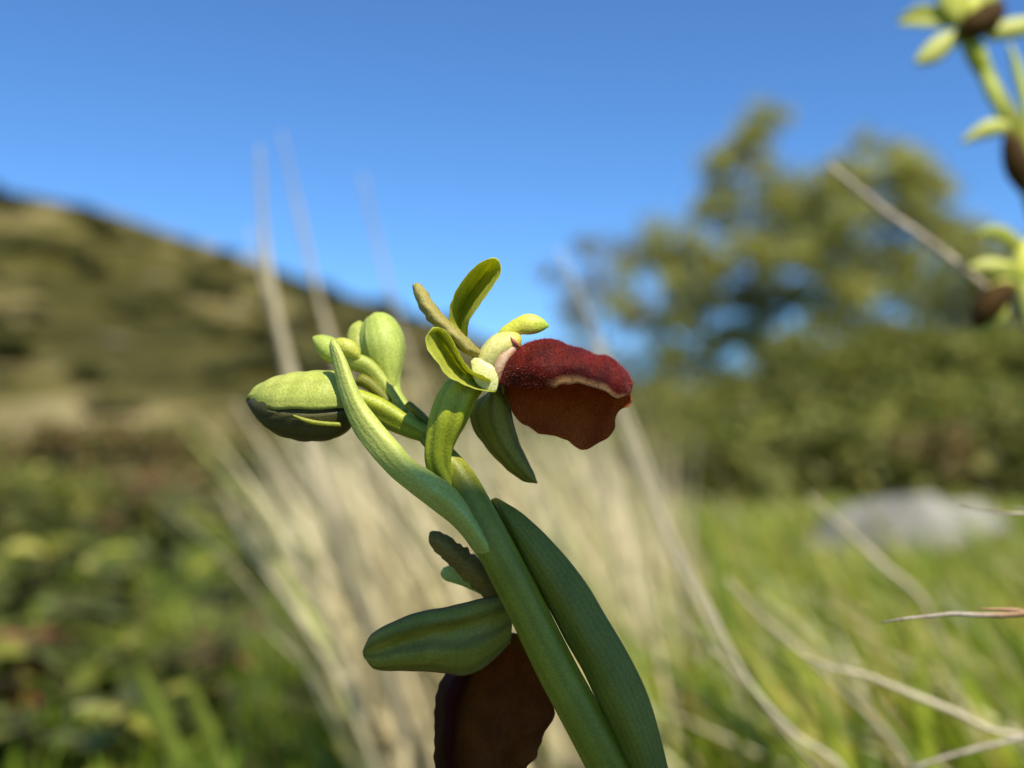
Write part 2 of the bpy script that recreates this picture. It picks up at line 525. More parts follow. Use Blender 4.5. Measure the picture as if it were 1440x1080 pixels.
# ------------------------------------------------------------------ leaf clouds
def leaf_cloud(centers, radii, counts, size, r=None, flat=1.0, shell=.55):
    """Many small folded leaves spread through clumps; returns verts, faces, tint per vertex."""
    r = r or rng
    P = []; 
    for c, rad, n in zip(centers, radii, counts):
        d = r.normal(size=(n, 3)); d /= np.linalg.norm(d, axis=1, keepdims=True)
        k = shell + (1 - shell) * r.random((n, 1)) ** .7
        k *= 1 + .25 * np.sin(4 * d[:, :1] + 3 * d[:, 1:2] * 2 + c[0] * 7)
        P.append(np.asarray(c) + d * k * np.asarray(rad))
    P = np.concatenate(P); n = len(P)
    a = r.normal(size=(n, 3)); a[:, 2] = a[:, 2] * .6 + .1; a /= np.linalg.norm(a, axis=1, keepdims=True)
    bb = np.cross(a, r.normal(size=(n, 3))); bb /= np.linalg.norm(bb, axis=1, keepdims=True) + 1e-9
    nn = np.cross(a, bb)
    s = size * r.uniform(.6, 1.35, (n, 1))
    w = s * .42
    p0 = P - a * s * .5; p2 = P + a * s * .5
    p1 = P + bb * w + nn * w * .35; p3 = P - bb * w + nn * w * .35
    V = np.stack([p0, p1, p2, p3], 1).reshape(-1, 3)
    I = np.arange(n) * 4
    F = np.concatenate([np.stack([I, I + 1, I + 2], 1), np.stack([I, I + 2, I + 3], 1)])
    tint = np.repeat(r.random(n), 4)
    return V, F, tint


def set_tint(ob, t):
    a = ob.data.attributes.new('tint', 'FLOAT', 'POINT')
    a.data.foreach_set('value', np.asarray(t, np.float32))


M['leaf_tree'] = tint_leaf_mat('tree_leaves', [(0, (.23, .24, .04)), (.5, (.40, .40, .085)), (1, (.54, .51, .17))], .25)
M['leaf_pale'] = tint_leaf_mat('pale_leaves', [(0, (.17, .17, .08)), (.5, (.26, .25, .12)), (1, (.36, .33, .19))], .3)
M['leaf_bush'] = tint_leaf_mat('bush_leaves', [(0, (.06, .068, .010)), (.6, (.15, .155, .025)), (1, (.27, .25, .06))], .25)
M['leaf_scrub'] = tint_leaf_mat('scrub_leaves', [(0, (.07, .07, .014)), (.45, (.16, .15, .03)), (.75, (.24, .16, .055)), (1, (.27, .13, .06))], .25)

M['leaf_hill'] = tint_leaf_mat('hill_bush_leaves', [(0, (.045, .05, .012)), (.6, (.095, .098, .022)), (1, (.17, .155, .045))], .25)
# bushes and pale rocks on the hillside: one mesh each, shared
bm = []
for k in range(3):
    r = np.random.default_rng(50 + k)
    cs = [np.array([0, 0, .45])] + [np.array([r.uniform(-.6, .6), r.uniform(-.5, .5), r.uniform(.2, .75)]) for _ in range(5)]
    V, F, T = leaf_cloud(cs, [np.array([.55, .5, .45]) * (1 if i == 0 else .6) for i in range(6)], [160] + [70] * 5, .30, r, shell=.4)
    bm.append((V, F, T))
proto = []
n_b = 0
hill_rng = np.random.default_rng(5)
for k in range(110):
    px = hill_rng.uniform(-60, 800); 
    y = hill_rng.uniform(30, 143)
    x = (px - 720) / FPX * y
    s = hill_rng.uniform(.6, 1.6) * (1.7 if y > 90 else 1.2) * .9
    kk = k % 3
    if k < 3:
        ob = mesh_ob('hillside_bush', bm[k][0], bm[k][1], M['leaf_hill'], smooth=False); set_tint(ob, bm[k][2]); proto.append(ob)
    else:
        ob = proto[kk].copy(); COL.objects.link(ob)
    ob.location = (x, y, float(hz(x, y)) - .15)
    ob.scale = (s * 1.25, s, s * .8); ob.rotation_euler = (0, 0, hill_rng.uniform(0, 6.28))
    tag(ob, 'dark green rounded bush scattered over the hillside', 'bush', 'dark bushes on the hillside')


def rock_mesh(name, size, seed, mat, sub=3):
    import bmesh
    me = bpy.data.meshes.new(name); bmh = bmesh.new()
    bmesh.ops.create_icosphere(bmh, subdivisions=sub, radius=1)
    r = random.Random(seed); ph = [r.uniform(0, 6) for _ in range(9)]
    planes = [Vector((r.gauss(0, 1), r.gauss(0, 1), r.gauss(.2, .8))).normalized() for _ in range(9)]
    for vtx in bmh.verts:
        p = vtx.co.copy()
        for q in planes:
            e = p.dot(q) - .72
            if e > 0: p -= q * e * .85
        k = 1 + .05 * math.sin(7*p.x + ph[0]) * math.sin(6*p.y + ph[1]) + .035 * math.sin(15*p.z + ph[2] + 9*p.x)
        vtx.co = Vector((p.x * k * size[0], p.y * k * size[1], p.z * k * size[2]))
    bmh.to_mesh(me); bmh.free()
    me.materials.append(mat)
    me.polygons.foreach_set('use_smooth', np.ones(len(me.polygons), bool))
    return me


M['rock'] = rough_mat('rock_pale', [(.3, (.15, .125, .07)), (.7, (.25, .21, .13))], .8, 4, bump=.8, bdist=.1)
rms = [rock_mesh('hillside_rock', (1, .8, .55), 90 + k, M['rock'], 2) for k in range(2)]
for k, (px, py) in enumerate([(20, 300), (180, 345), (255, 420), (165, 480), (330, 440), (300, 410), (225, 395), (60, 350), (400, 470), (130, 560), (290, 525), (440, 520)]):
    y0 = 60 + 0 * k
    for y in np.linspace(24, 149, 300):                     # where the view ray meets the slope
        p = unproj(px, py, y)
        if hz(p[0], p[1]) >= p[2]:
            break
    ob = bpy.data.objects.new('hillside_rock', rms[k % 2]); COL.objects.link(ob)
    s = .012 * p[1] * hill_rng.uniform(.7, 1.2)
    ob.location = (p[0], p[1], float(hz(p[0], p[1]))); ob.scale = (s * 1.6, s, s * .5); ob.rotation_euler = (0, 0, hill_rng.uniform(0, 6))
    tag(ob, 'pale tan rock outcrop on the grassy hillside', 'rock', 'pale rocks on the hillside')


# ------------------------------------------------------------------ trees on the right
def tree(label, d, base_px, trunk, clumps, mat, leaf=.10, dens=430, group='trees beyond the grass', seed=0):
    """trunk: (px, py, radius m) from the ground up; clumps: (px, py, radius m, depth shift m)."""
    r = np.random.default_rng(300 + seed)
    bx = (base_px - 720) / FPX * d
    base = np.array([bx, d, float(gz(bx, d)) - .05])
    t = thing('leafy_tree', label, 'tree', base, group)
    tp = [base] + [unproj(a, b_, d + rr * 3 - .2) for a, b_, rr in trunk]
    rad = [trunk[0][2] * 1.5] + [c_[2] for c_ in trunk]
    tw = ev(np.array(tp), 26); tr_ = np.interp(np.linspace(0, 1, 26), np.linspace(0, 1, len(rad)), rad)
    vs, fs, off = [], [], 0
    def add(w, rr, nv):
        nonlocal off
        v_, f_, _ = tube_geo(w, rr, nv)
        vs.append(v_); fs.extend([[i + off for i in q] for q in f_]); off += len(v_)
    add(tw, tr_, 10)
    cs, rs, ns = [], [], []
    for (a, b_, rr, dd) in clumps:
        c_ = unproj(a, b_, d + dd)
        i = int(np.argmin(np.linalg.norm(tw - (c_ - np.array([0, 0, rr * 1.5])), axis=1)))
        i = max(4, min(i, 24))
        mid = (tw[i] + c_) / 2 + np.array([r.uniform(-.1, .1), r.uniform(-.1, .1), -.12 * rr])
        bw = ev(np.array([tw[i], mid, c_]), 9)
        add(bw, np.linspace(tr_[i] * .6, .012, 9), 6)
        for q in range(3):
            e = c_ + r.normal(size=3) * rr * .6
            add(ev(np.array([bw[5], (bw[6] + e) / 2, e]), 5), np.linspace(.016, .006, 5), 4)
        for q in range(5):
            cs.append(c_ + r.normal(size=3) * rr * np.array([.7, .7, .55])); k = r.uniform(.6, 1.0)
            rs.append(np.array([rr * k, rr * k, rr * k * .8])); ns.append(int(dens * rr * k * rr * 1.45) + 20)
    mesh_ob('trunk', np.concatenate(vs), fs, M['bark'], t, base)
    V, F, T = leaf_cloud(cs, rs, ns, leaf, r, shell=.1)
    cr = mesh_ob('crown', V, F, mat, t, base, smooth=False); set_tint(cr, T)
    return t


tree('tall airy tree with greyish upper twigs, tallest behind the dry grass', 20.0, 1085,
     [(1090, 600, .13), (1075, 480, .10), (1060, 360, .07), (1062, 250, .04), (1066, 190, .02)],
     [(1062, 205, .50, 0), (1010, 245, .48, .3), (1095, 250, .45, -.2), (985, 300, .45, 0), (1050, 290, .55, .4), (965, 350, .50, -.3),
      (1020, 360, .6, 0), (950, 400, .5, .2), (1080, 340, .5, -.4), (985, 440, .5, 0), (1045, 420, .45, .5), (960, 500, .45, 0),
      (1010, 520, .5, .3), (1090, 520, .5, 0), (940, 560, .5, 0), (1010, 590, .5, -.2), (1070, 580, .5, .3), (1040, 480, .45, 0), (1090, 420, .5, .4), (1120, 400, .45, 0), (1075, 170, .35, 0), (1045, 215, .42, .2), (930, 450, .5, .2), (940, 340, .42, 0), (925, 520, .5, 0), (980, 560, .5, .3), (1035, 540, .5, 0), (1000, 400, .5, .3), (1110, 290, .45, .2), (1080, 470, .45, -.3)], M['leaf_tree'], seed=1, dens=400)
tree('round-topped olive green tree at the right of the tall tree', 18.5, 1205,
     [(1210, 600, .13), (1215, 500, .10), (1215, 420, .07), (1225, 330, .04), (1230, 280, .02)],
     [(1235, 250, .52, 0), (1180, 270, .5, .2), (1285, 265, .48, -.2), (1310, 310, .42, .2), (1250, 310, .6, .3), (1190, 330, .6, -.2),
      (1140, 310, .5, .3), (1140, 370, .55, 0), (1200, 390, .55, .4), (1255, 370, .45, -.2), (1150, 440, .45, .2), (1215, 455, .42, 0),
      (1180, 510, .5, .2), (1120, 480, .4, -.2), (1240, 540, .42, .1), (1160, 570, .5, 0), (1220, 590, .5, .2), (1285, 350, .45, .3), (1110, 340, .5, 0), (1170, 410, .5, 0), (1300, 270, .45, 0), (1325, 330, .42, 0), (1275, 220, .42, .2), (1200, 225, .42, 0), (1145, 260, .42, .1), (1230, 400, .45, .2), (1140, 530, .5, 0), (1200, 550, .45, 0)], M['leaf_tree'], seed=2, dens=420)
tree('small pale thinly leaved tree left of the tall tree', 23.0, 855,
     [(852, 590, .08), (848, 500, .06), (842, 420, .04), (838, 360, .02)],
     [(835, 370, .5, 0), (800, 400, .42, .2), (870, 390, .45, -.2), (900, 350, .4, 0), (820, 440, .5, 0), (880, 450, .5, .3), (850, 500, .5, 0),
      (905, 420, .42, .2), (800, 500, .4, .2), (895, 520, .5, .1), (920, 470, .5, 0), (925, 560, .5, 0), (860, 560, .5, .2), (810, 560, .5, 0)], M['leaf_pale'], seed=3, dens=230)
tree('low sparse tree at the right edge behind the second orchid', 19.0, 1395,
     [(1395, 600, .09), (1398, 520, .07), (1392, 440, .04), (1390, 390, .02)],
     [(1390, 340, .34, 0), (1360, 400, .36, .2), (1430, 380, .45, 0), (1345, 470, .42, 0), (1400, 450, .40, .2), (1460, 450, .5, 0),
      (1420, 520, .5, 0), (1350, 560, .42, .1), (1330, 355, .32, .3), (1300, 580, .5, 0), (1400, 590, .5, .2), (1310, 420, .4, 0), (1330, 500, .42, .2), (1375, 500, .45, 0), (1290, 500, .4, .2), (1440, 580, .5, 0)], M['leaf_tree'], seed=4, dens=330)


# ------------------------------------------------------------------ bushes under the trees and the scrub on the left
def bush(label, px, d, w, h, mat, leaf, seed, name='leafy_bush', cat='bush', group='bushes under the trees', n=12, dens=240, top=None):
    r = np.random.default_rng(700 + seed)
    x = (px - 720) / FPX * d
    base = np.array([x, d, float(gz(x, d)) - .01])
    t = thing(name, label, cat, base, group)
    vs, fs, off = [], [], 0
    cs, rs, ns = [], [], []
    for k in range(n):
        c_ = base + np.array([r.uniform(-.5, .5) * w, r.uniform(-.35, .35) * w, h * r.uniform(.25, .85)])
        c_[2] -= .5 * h * ((c_[0] - x) / (.6 * w)) ** 2 * .7
        w_ = ev(np.array([base + (c_ - base) * np.array([.15, .15, 0]), (base + c_) / 2 + np.array([0, 0, .08 * h]), c_]), 7)
        v_, f_, _ = tube_geo(w_, np.linspace(.018 * h + .002, .006 * h, 7), 5)
        vs.append(v_); fs.extend([[i + off for i in q] for q in f_]); off += len(v_)
        cs.append(c_); q = r.uniform(.18, .30); rs.append(np.array([w * q, w * q * .8, h * q * 1.1])); ns.append(int(dens * r.uniform(.7, 1.3)))
    mesh_ob('stems', np.concatenate(vs), fs, M['bark'], t, base)
    V, F, T = leaf_cloud(cs, rs, ns, leaf, r, shell=.3)
    V[:, 2] = np.maximum(V[:, 2], base[2])
    fo = mesh_ob('foliage', V, F, mat, t, base, smooth=False); set_tint(fo, T)
    return t


M['leaf_bright'] = tint_leaf_mat('bright_leaves', [(0, (.10, .12, .014)), (.5, (.20, .21, .032)), (1, (.30, .28, .06))], .3)
ub = [('dark green bush below the pale thin tree', 905, 11.0, 1.5, .95, 'leaf_bush'), ('mid green bush below the tall tree', 1010, 9.5, 1.3, .85, 'leaf_bright'),
      ('dark bush between the two taller trees', 1100, 12.0, 1.6, 1.15, 'leaf_bush'), ('yellowish green bush below the round-topped tree', 1190, 9.0, 1.3, .80, 'leaf_bright'),
      ('dark green bush right of the round-topped tree', 1290, 11.5, 1.6, 1.0, 'leaf_bush'), ('olive bush at the right edge above the stone', 1390, 8.5, 1.5, .85, 'leaf_bright'),
      ('low dark bush behind the dry grass, beside its stems', 930, 7.0, .9, .42, 'leaf_bush'), ('low olive bush just above the left end of the stone', 1075, 6.0, .9, .36, 'leaf_bright'),
      ('low olive bush just above the right end of the stone', 1330, 6.2, 1.1, .42, 'leaf_bright'), ('dark distant bush behind the open flower', 830, 14.0, 1.6, .9, 'leaf_bush'),
      ('low dark green bush straight behind the middle of the stone', 1215, 4.6, .8, .30, 'leaf_bush'), ('low yellowish bush behind the stone, near the right edge', 1430, 4.4, .8, .32, 'leaf_bright'),
      ('low green bush between the dry grass and the stone', 985, 4.8, .8, .27, 'leaf_bright'), ('low olive green bush right beside the dry stalks at the grass edge', 905, 2.9, .50, .20, 'leaf_bright'), ('low dark green bush at the grass edge below the tall tree', 985, 2.35, .40, .15, 'leaf_bush'),
      ('low olive bush at the grass edge just left of the stone', 1062, 3.0, .52, .21, 'leaf_bright'), ('low dark bush at the grass edge behind the left end of the stone', 1140, 2.45, .42, .155, 'leaf_bush'),
      ('low yellow-olive bush at the grass edge behind the stone', 1225, 3.3, .60, .25, 'leaf_bright'), ('low brown-tinged bush at the grass edge behind the right end of the stone', 1310, 2.55, .45, .17, 'leaf_scrub'),
      ('low olive bush at the grass edge near the forked twig', 1390, 3.5, .62, .27, 'leaf_bright'), ('low dark bush at the grass edge cut by the frame', 1470, 2.6, .48, .19, 'leaf_bush'),
      ('little dark bush behind the tip of the broad green blade', 1120, 5.2, .7, .30, 'leaf_bush')]
for i, (lb, px, d, w, h, m_) in enumerate(ub):
    bush(lb, px, d, w, h, M[m_], .05, i, dens=420)
sb = [('reddish brown scrub bush at the left edge below the hill', 25, 3.2, .50, .25, 'leaf_scrub'), ('brownish scrub bush with a dark gap beside it', 135, 3.0, .42, .23, 'leaf_scrub'),
      ('olive scrub bush in front of the hill foot', 235, 3.4, .5, .22, 'leaf_bush'), ('olive brown scrub bush just left of the dry grass', 325, 3.1, .42, .19, 'leaf_scrub'),
      ('dark scrub bush half hidden by the dry grass', 420, 2.9, .40, .18, 'leaf_bush'), ('small green scrub bush low at the left edge', 30, 2.1, .32, .12, 'leaf_bright'),
      ('small rust-tinted scrub bush in front of the brownish one', 190, 2.2, .34, .12, 'leaf_scrub'), ('small dark scrub bush near the foot of the dry grass', 320, 2.0, .30, .10, 'leaf_bush')]
for i, (lb, px, d, w, h, m_) in enumerate(sb):
    bush(lb, px, d, w, h, M[m_], .022, 40 + i, 'scrub_bush', 'bush', 'scrub below the hill', n=11, dens=200)

# ------------------------------------------------------------------ the stone
x = (1238 - 720) / FPX * 1.24
me = rock_mesh('stone', (.158, .10, .060), 4, M['stone'], 4)
st = bpy.data.objects.new('grey_stone', me); COL.objects.link(st)
st.location = (x, 1.24, float(gz(x, 1.24)) + .014); st.rotation_euler = (.1, -.30, .12)
tag(st, 'pale grey stone lying in the green grass', 'stone')
for i, (px, d, s, lb) in enumerate([(1165, .98, .011, 'small whitish pebble just below the grey stone'), (1285, .62, .009, 'small white pebble in the grass below the middle twig'),
                                    (1060, .75, .010, 'small white pebble beside the dry stalks'), (1238, .64, .008, 'small pale pebble at the end of the lower dry stalk'),
                                    (1120, 1.28, .02, 'pale stone chip at the left end of the grey stone')]):
    x = (px - 720) / FPX * d
    ob = bpy.data.objects.new('white_pebble', rock_mesh('white_pebble', (s, s*.8, s*.7), 20 + i, M['stone'], 2)); COL.objects.link(ob)
    ob.location = (x, d, float(gz(x, d)) + .03 + s * .3); tag(ob, lb, 'stone', 'pale pebbles in the grass')
    ob.location.z = float(gz(x, d)) + s * .5


# ------------------------------------------------------------------ grass that nobody could count
def blades(xy, length, width, lean, r, seg=3, leanvec=None, zf=gz):
    n = len(xy)
    base = np.stack([xy[:, 0], xy[:, 1], zf(xy[:, 0], xy[:, 1]) - .002], 1)
    az = r.uniform(0, 2*np.pi, n)
    L = length * r.uniform(.55, 1.25, n); W = width * r.uniform(.6, 1.3, n)
    ln = np.abs(r.normal(0, lean, n))
    dirv = np.stack([np.cos(az), np.sin(az)], 1) * ln[:, None]
    if leanvec is not None:
        dirv = dirv + np.asarray(leanvec)[None] * r.uniform(.5, 1.5, (n, 1))
    side = np.stack([-np.sin(az), np.cos(az), np.zeros(n)], 1)
    V = []
    for k in range(seg + 1):
        t = k / seg
        c_ = base.copy()
        c_[:, :2] += dirv * (L * (t * .55 + t**2 * .45))[:, None]
        c_[:, 2] += L * t * (1 - .25 * t * np.minimum(1, np.linalg.norm(dirv, axis=1)))
        wk = (W * (1 - t) ** .6 * .5)[:, None] if k < seg else 0
        if k < seg:
            V += [c_ - side * wk, c_ + side * wk]
        else:
            V += [c_]
    m_ = 2 * seg + 1
    V = np.stack(V, 1).reshape(-1, 3)
    I = np.arange(n) * m_
    F = []
    for k in range(seg - 1):
        F += [np.stack([I + 2*k, I + 2*k+1, I + 2*k+3], 1), np.stack([I + 2*k, I + 2*k+3, I + 2*k+2], 1)]
    F.append(np.stack([I + 2*seg-2, I + 2*seg-1, I + 2*seg], 1))
    return V, np.concatenate(F), m_


def wedge(n, px0, px1, d0, d1, r, p=1.0):
    d = d0 + (d1 - d0) * r.random(n) ** p
    px = r.uniform(px0, px1, n)
    return np.stack([(px - 720) / FPX * d, d], 1)


def patchy(x, y, s):
    return (np.sin(x * 31 + 3 * np.sin(y * 17 + s) + s) * np.sin(y * 27 + 2 * np.sin(x * 23)) + .7 * np.sin(x * 61 + 2 * np.sin(y * 43 + 1)) * np.sin(y * 55 + s)) / 1.7


def grass_ob(name, label, xy, L, W, lean, mat, tlo, thi, seed, leanvec=None, gaps=0.0, rand=False):
    r = np.random.default_rng(seed)
    if gaps:
        xy = xy[patchy(xy[:, 0], xy[:, 1], 2.0) + r.normal(0, .12, len(xy)) > gaps]
    V, F, m_ = blades(xy, L, W, lean, r, leanvec=leanvec)
    ob = mesh_ob(name, V, F, mat, smooth=False)
    t = tlo + (thi - tlo) * np.clip(.46 + .62 * patchy(xy[:, 0], xy[:, 1], 5.0) + r.normal(0, .14, len(xy)), 0, 1)
    if rand:
        t = tlo + (thi - tlo) * r.random(len(xy))
    set_tint(ob, np.repeat(t, m_))
    tag(ob, label, 'grass', kind='stuff')
    return ob


r = np.random.default_rng(77)
grass_ob('green_grass', 'short fresh green grass around the stone', np.concatenate([
    wedge(16000, 880, 1640, .42, 1.6, r), wedge(12000, 820, 1700, 1.4, 2.9, r), wedge(6000, 480, 960, .45, 2.2, r)]),
    .042, .0036, .6, M['grass'], .05, 1.0, 78, gaps=-.30)
grass_ob('long_grass', 'longer loose grass blades standing over the short turf', np.concatenate([wedge(620, 880, 1560, .34, .7, r), wedge(900, 860, 1600, .6, 1.5, r)]),
         .075, .0050, .35, M['grass'], .0, .9, 83, leanvec=(-.45, 0), rand=True)
grass_ob('straw_litter', 'pale dead grass blades lying through the green turf', np.concatenate([wedge(300, 900, 1600, .36, .8, r), wedge(420, 880, 1650, .7, 2.0, r)]),
         .065, .0042, .5, M['straw'], .3, .9, 85, leanvec=(-.8, 0), rand=True)
grass_ob('bank_grass', 'loose dry olive grass tufts along the bank', wedge(3500, 780, 1700, 3.2, 8.0, r, 1.3), .15, .007, .4, M['grass'], .15, 1.0, 84, leanvec=(-.3, 0))
grass_ob('meadow_grass', 'olive grass on the bank beyond the stone', wedge(16000, 700, 1900, 4.0, 16, r, 1.5), .09, .008, .5, M['grass'], .0, .75, 79)
grass_ob('scrub_grass', 'low mixed grass between the left plants', np.concatenate([
    wedge(7000, -200, 520, .42, 1.8, r), wedge(9000, -250, 620, 1.6, 7.0, r)]), .022, .0028, .6, M['grass'], .0, .5, 80, gaps=-.1)
grass_ob('slope_grass', 'dry olive grass at the foot of the hill', wedge(12000, -300, 800, 6, 22, r), .22, .014, .4, M['grass'], .0, .32, 81)


# the straw-coloured tussock: fine stems too many to count
def stems_mesh(starts, ends, rad, r, seg=6, sag=.12):
    n = len(starts)
    V = []
    side = np.cross(ends - starts, np.array([0, 1, 0])); side /= np.linalg.norm(side, axis=1, keepdims=True)
    fr = np.cross(side, ends - starts); fr /= np.linalg.norm(fr, axis=1, keepdims=True)
    L = np.linalg.norm(ends - starts, axis=1)
    bend = r.normal(0, sag, (n, 1)) * side + r.normal(0, sag, (n, 1)) * fr
    bend[:, 2] = np.abs(bend[:, 2])
    for k in range(seg + 1):
        t = k / seg
        c_ = starts + (ends - starts) * t + bend * (L * math.sin(math.pi * t * .9) * .5)[:, None]
        rr = (rad * (1.05 - .8 * t))[:, None]
        for q in range(3):
            a = q * 2.0944 + .3
            V.append(c_ + side * rr * math.cos(a) + fr * rr * math.sin(a))
    m_ = 3 * (seg + 1)
    V = np.stack(V, 1).reshape(-1, 3)
    I = np.arange(n) * m_
    F = []
    for k in range(seg):
        for q in range(3):
            a, b_ = 3*k + q, 3*k + (q + 1) % 3
            F += [np.stack([I + a, I + b_, I + b_ + 3, I + a + 3], 1)]
    return V, np.concatenate(F), m_


def tussock(n, seed):
    r = np.random.default_rng(seed)
    d = r.uniform(.44, 1.0, n)
    bpx = np.clip(r.normal(770, 135, n), 540, 1020)
    bx = (bpx - 720) / FPX * d
    L = r.gamma(9, .0130, n) + .035
    L = np.minimum(L, .25)
    lean = np.clip(r.normal(.44, .13, n), .15, .72)
    depth = r.normal(0, .16, n)
    s = np.stack([bx, d, gz(bx, d)], 1)
    e = s + np.stack([-np.sin(lean), depth, np.cos(lean)], 1) * L[:, None]
    rad = .0004 + .0010 * r.random(n) ** 2
    tipx = 720 + FPX * e[:, 0] / e[:, 1]; tipz = (e[:, 2] - CAM_H) / e[:, 1]
    ok = (tipx > 300 + 150 * (tipz > .0)) & (tipz < .10)          # nothing straying far from the tussock
    s, e, rad = s[ok], e[ok], rad[ok]; n = int(ok.sum())
    return stems_mesh(s, e, rad, r), n, r


(V, F, m_), n, r = tussock(720, 91)
ob = mesh_ob('dry_grass', V, F, M['straw']); set_tint(ob, np.repeat(np.where(r.random(n) < .14, 1.0, np.clip(r.normal(.58, .22, n), 0, .9)), m_))
tag(ob, 'mass of pale straw-coloured dry grass leaning behind the orchid', 'dry grass', kind='stuff')
r = np.random.default_rng(92)
xy = wedge(1300, 520, 960, .40, 1.0, r)
xy[:, 0] += .0
grass_ob('dry_grass_leaves', 'pale dry grass leaves at the foot of the straw', xy, .15, .0030, .25, M['straw'], .25, 1.0, 93, leanvec=(-.35, 0))

# ------------------------------------------------------------------ single dry stalks and twigs
def stalk(name, label, cat, trace, d0, ground_px, mat, group=None, nodes=0, seed=0, spike=None, gd=None):
    """trace: (px, py, radius m, depth shift m), from the tip to where it leaves the picture, then down to the ground."""
    t = np.asarray(trace, float)
    d = d0 + t[:, 3]
    w = unproj(t[:, 0], t[:, 1], d)
    g_d = d[-1] + .04 if gd is None else gd
    gx = (ground_px - 720) / FPX * g_d
    g = np.array([gx, g_d, float(gz(gx, g_d)) - .004])
    w = ev(np.concatenate([w, ((w[-1] + g) / 2)[None], g[None]]), 60)
    rad = np.interp(np.linspace(0, 1, 60), np.linspace(0, 1, len(t) + 2), list(t[:, 2]) + [t[-1, 2] * 1.05, t[-1, 2] * 1.1])
    r = np.random.default_rng(seed + 900)
    rad = rad * (1 + .10 * np.sin(np.linspace(0, 40, 60) + seed)) 
    base = g
    th = thing(name, label, cat, base, group)
    wob = np.cumsum(r.normal(0, .00006, (60, 3)), 0)
    w = w + wob
    wtube('stem', w, rad, mat, th, base, nv=9)
    for k in range(nodes):
        i = int(r.uniform(3, 30)); a = w[i]
        u_ = np.array([r.uniform(-1, 1), r.uniform(-.5, .5), r.uniform(.2, 1)]); u_ /= np.linalg.norm(u_)
        q = ev(np.stack([a, a + u_ * rad[i] * 2.0, a + u_ * rad[i] * 3.2 + (w[max(0, i-3)] - a) * .5]), 6)
        wtube('bud_scale', q, np.linspace(rad[i] * .7, rad[i] * .15, 6), mat, th, base, nv=6)
    if spike:
        nspk, ln = spike
        vs, fs, off = [], [], 0
        for k in range(nspk):
            i = 1 + k * 14 // nspk
            a = w[i]; dirn = w[0] - w[6]; dirn /= np.linalg.norm(dirn)
            sd = np.cross(dirn, [0, 1, 0]) * (1 if k % 2 else -1)
            e = a + dirn * ln + sd * ln * .28 + r.normal(0, ln * .05, 3)
            v_, f_, _ = tube_geo(ev(np.stack([a, (a + e) / 2 + sd * ln * .08, e]), 6), np.array([.3, 1, 1.1, .8, .4, .1]) * ln * .09, 5)
            vs.append(v_); fs.extend([[i2 + off for i2 in q] for q in f_]); off += len(v_)
        mesh_ob('seed_head', np.concatenate(vs), fs, mat, th, base)
    return th


SO = M['straw_ob']
G = 'tall dry stalks behind the orchid'
stalk('dry_stalk', 'tallest pale dry stalk standing against the sky left of the buds', 'grass stalk',
      [(365, 205, .0003, 0), (368, 290, .0014, 0), (380, 400, .0024, 0), (412, 540, .0026, 0), (460, 720, .0026, 0)], .36, 620, SO, G, gd=.42, seed=1)
stalk('dry_stalk', 'pale dry stalk beside the tallest one, nearly touching it on the left', 'grass stalk',
      [(350, 320, .0003, 0), (372, 400, .0014, 0), (400, 500, .0017, 0), (440, 620, .0018, 0)], .40, 640, SO, G, gd=.46, seed=2)
stalk('dry_stalk', 'second tall dry stalk crossing the skyline, thinner and further right', 'grass stalk',
      [(396, 185, .0003, 0), (417, 285, .0011, 0), (445, 410, .0019, 0), (490, 560, .0020, 0)], .42, 690, SO, G, gd=.5, seed=3)
stalk('dry_stalk', 'faint dry stalk against the sky just left of the open flower', 'grass stalk',
      [(510, 245, .0005, 0), (535, 360, .0009, 0), (570, 480, .0012, 0), (620, 640, .0013, 0)], .50, 780, SO, G, gd=.6, seed=4)
stalk('dry_stalk', 'dry stalk leaning far out to the left below the left bud', 'grass stalk',
      [(310, 690, .0004, 0), (360, 780, .0007, 0), (430, 880, .0009, 0), (520, 1010, .0010, 0)], .40, 620, SO, G, gd=.46, seed=5)
stalk('dry_stalk', 'dry stalk rising behind the brown lip towards the pale tree', 'grass stalk',
      [(785, 350, .0005, 0), (830, 450, .0009, 0), (880, 580, .0012, 0), (930, 720, .0013, 0)], .42, 1010, SO, G, gd=.5, seed=6)
stalk('dry_stalk', 'thick dry stalk passing close below the tip of the brown lip', 'grass stalk',
      [(838, 480, .0006, 0), (868, 570, .0010, 0), (905, 670, .0013, 0), (945, 760, .0014, 0), (1000, 880, .0014, 0)], .36, 1090, SO, G, gd=.42, seed=7)
stalk('dry_stalk', 'dry stalk leaning left between the left bud and the lower sepal', 'grass stalk',
      [(330, 565, .0005, 0), (400, 680, .0010, 0), (470, 800, .0012, 0), (540, 920, .0013, 0)], .44, 660, SO, G, gd=.5, seed=8)
G2 = 'dry stalks over the green grass'
stalk('dry_stalk', 'long curved dry stalk sweeping to the bottom edge right of the orchid', 'grass stalk',
      [(952, 768, .0002, 0), (985, 830, .0004, 0), (1020, 900, .0005, 0), (1055, 962, .0006, 0), (1110, 1025, .0006, 0), (1185, 1082, .0006, 0)], .20, 1330, SO, G2, seed=11)
stalk('dry_stalk', 'short side stalk joining the long curved one from the left', 'grass stalk',
      [(946, 852, .0002, 0), (985, 898, .0004, 0), (1050, 958, .0004, .001), (1090, 1010, .0004, .002), (1150, 1085, .0004, .003)], .203, 1290, SO, G2, seed=12)
stalk('dry_stalk', 'thin dry stalk with a knotted tip crossing the middle of the grass', 'grass stalk',
      [(1022, 815, .0004, 0), (1040, 832, .0009, 0), (1062, 858, .0005, 0), (1100, 890, .0009, 0), (1140, 925, .0006, 0), (1230, 1010, .0004, 0), (1290, 1085, .0004, 0)], .26, 1420, SO, G2, seed=13)
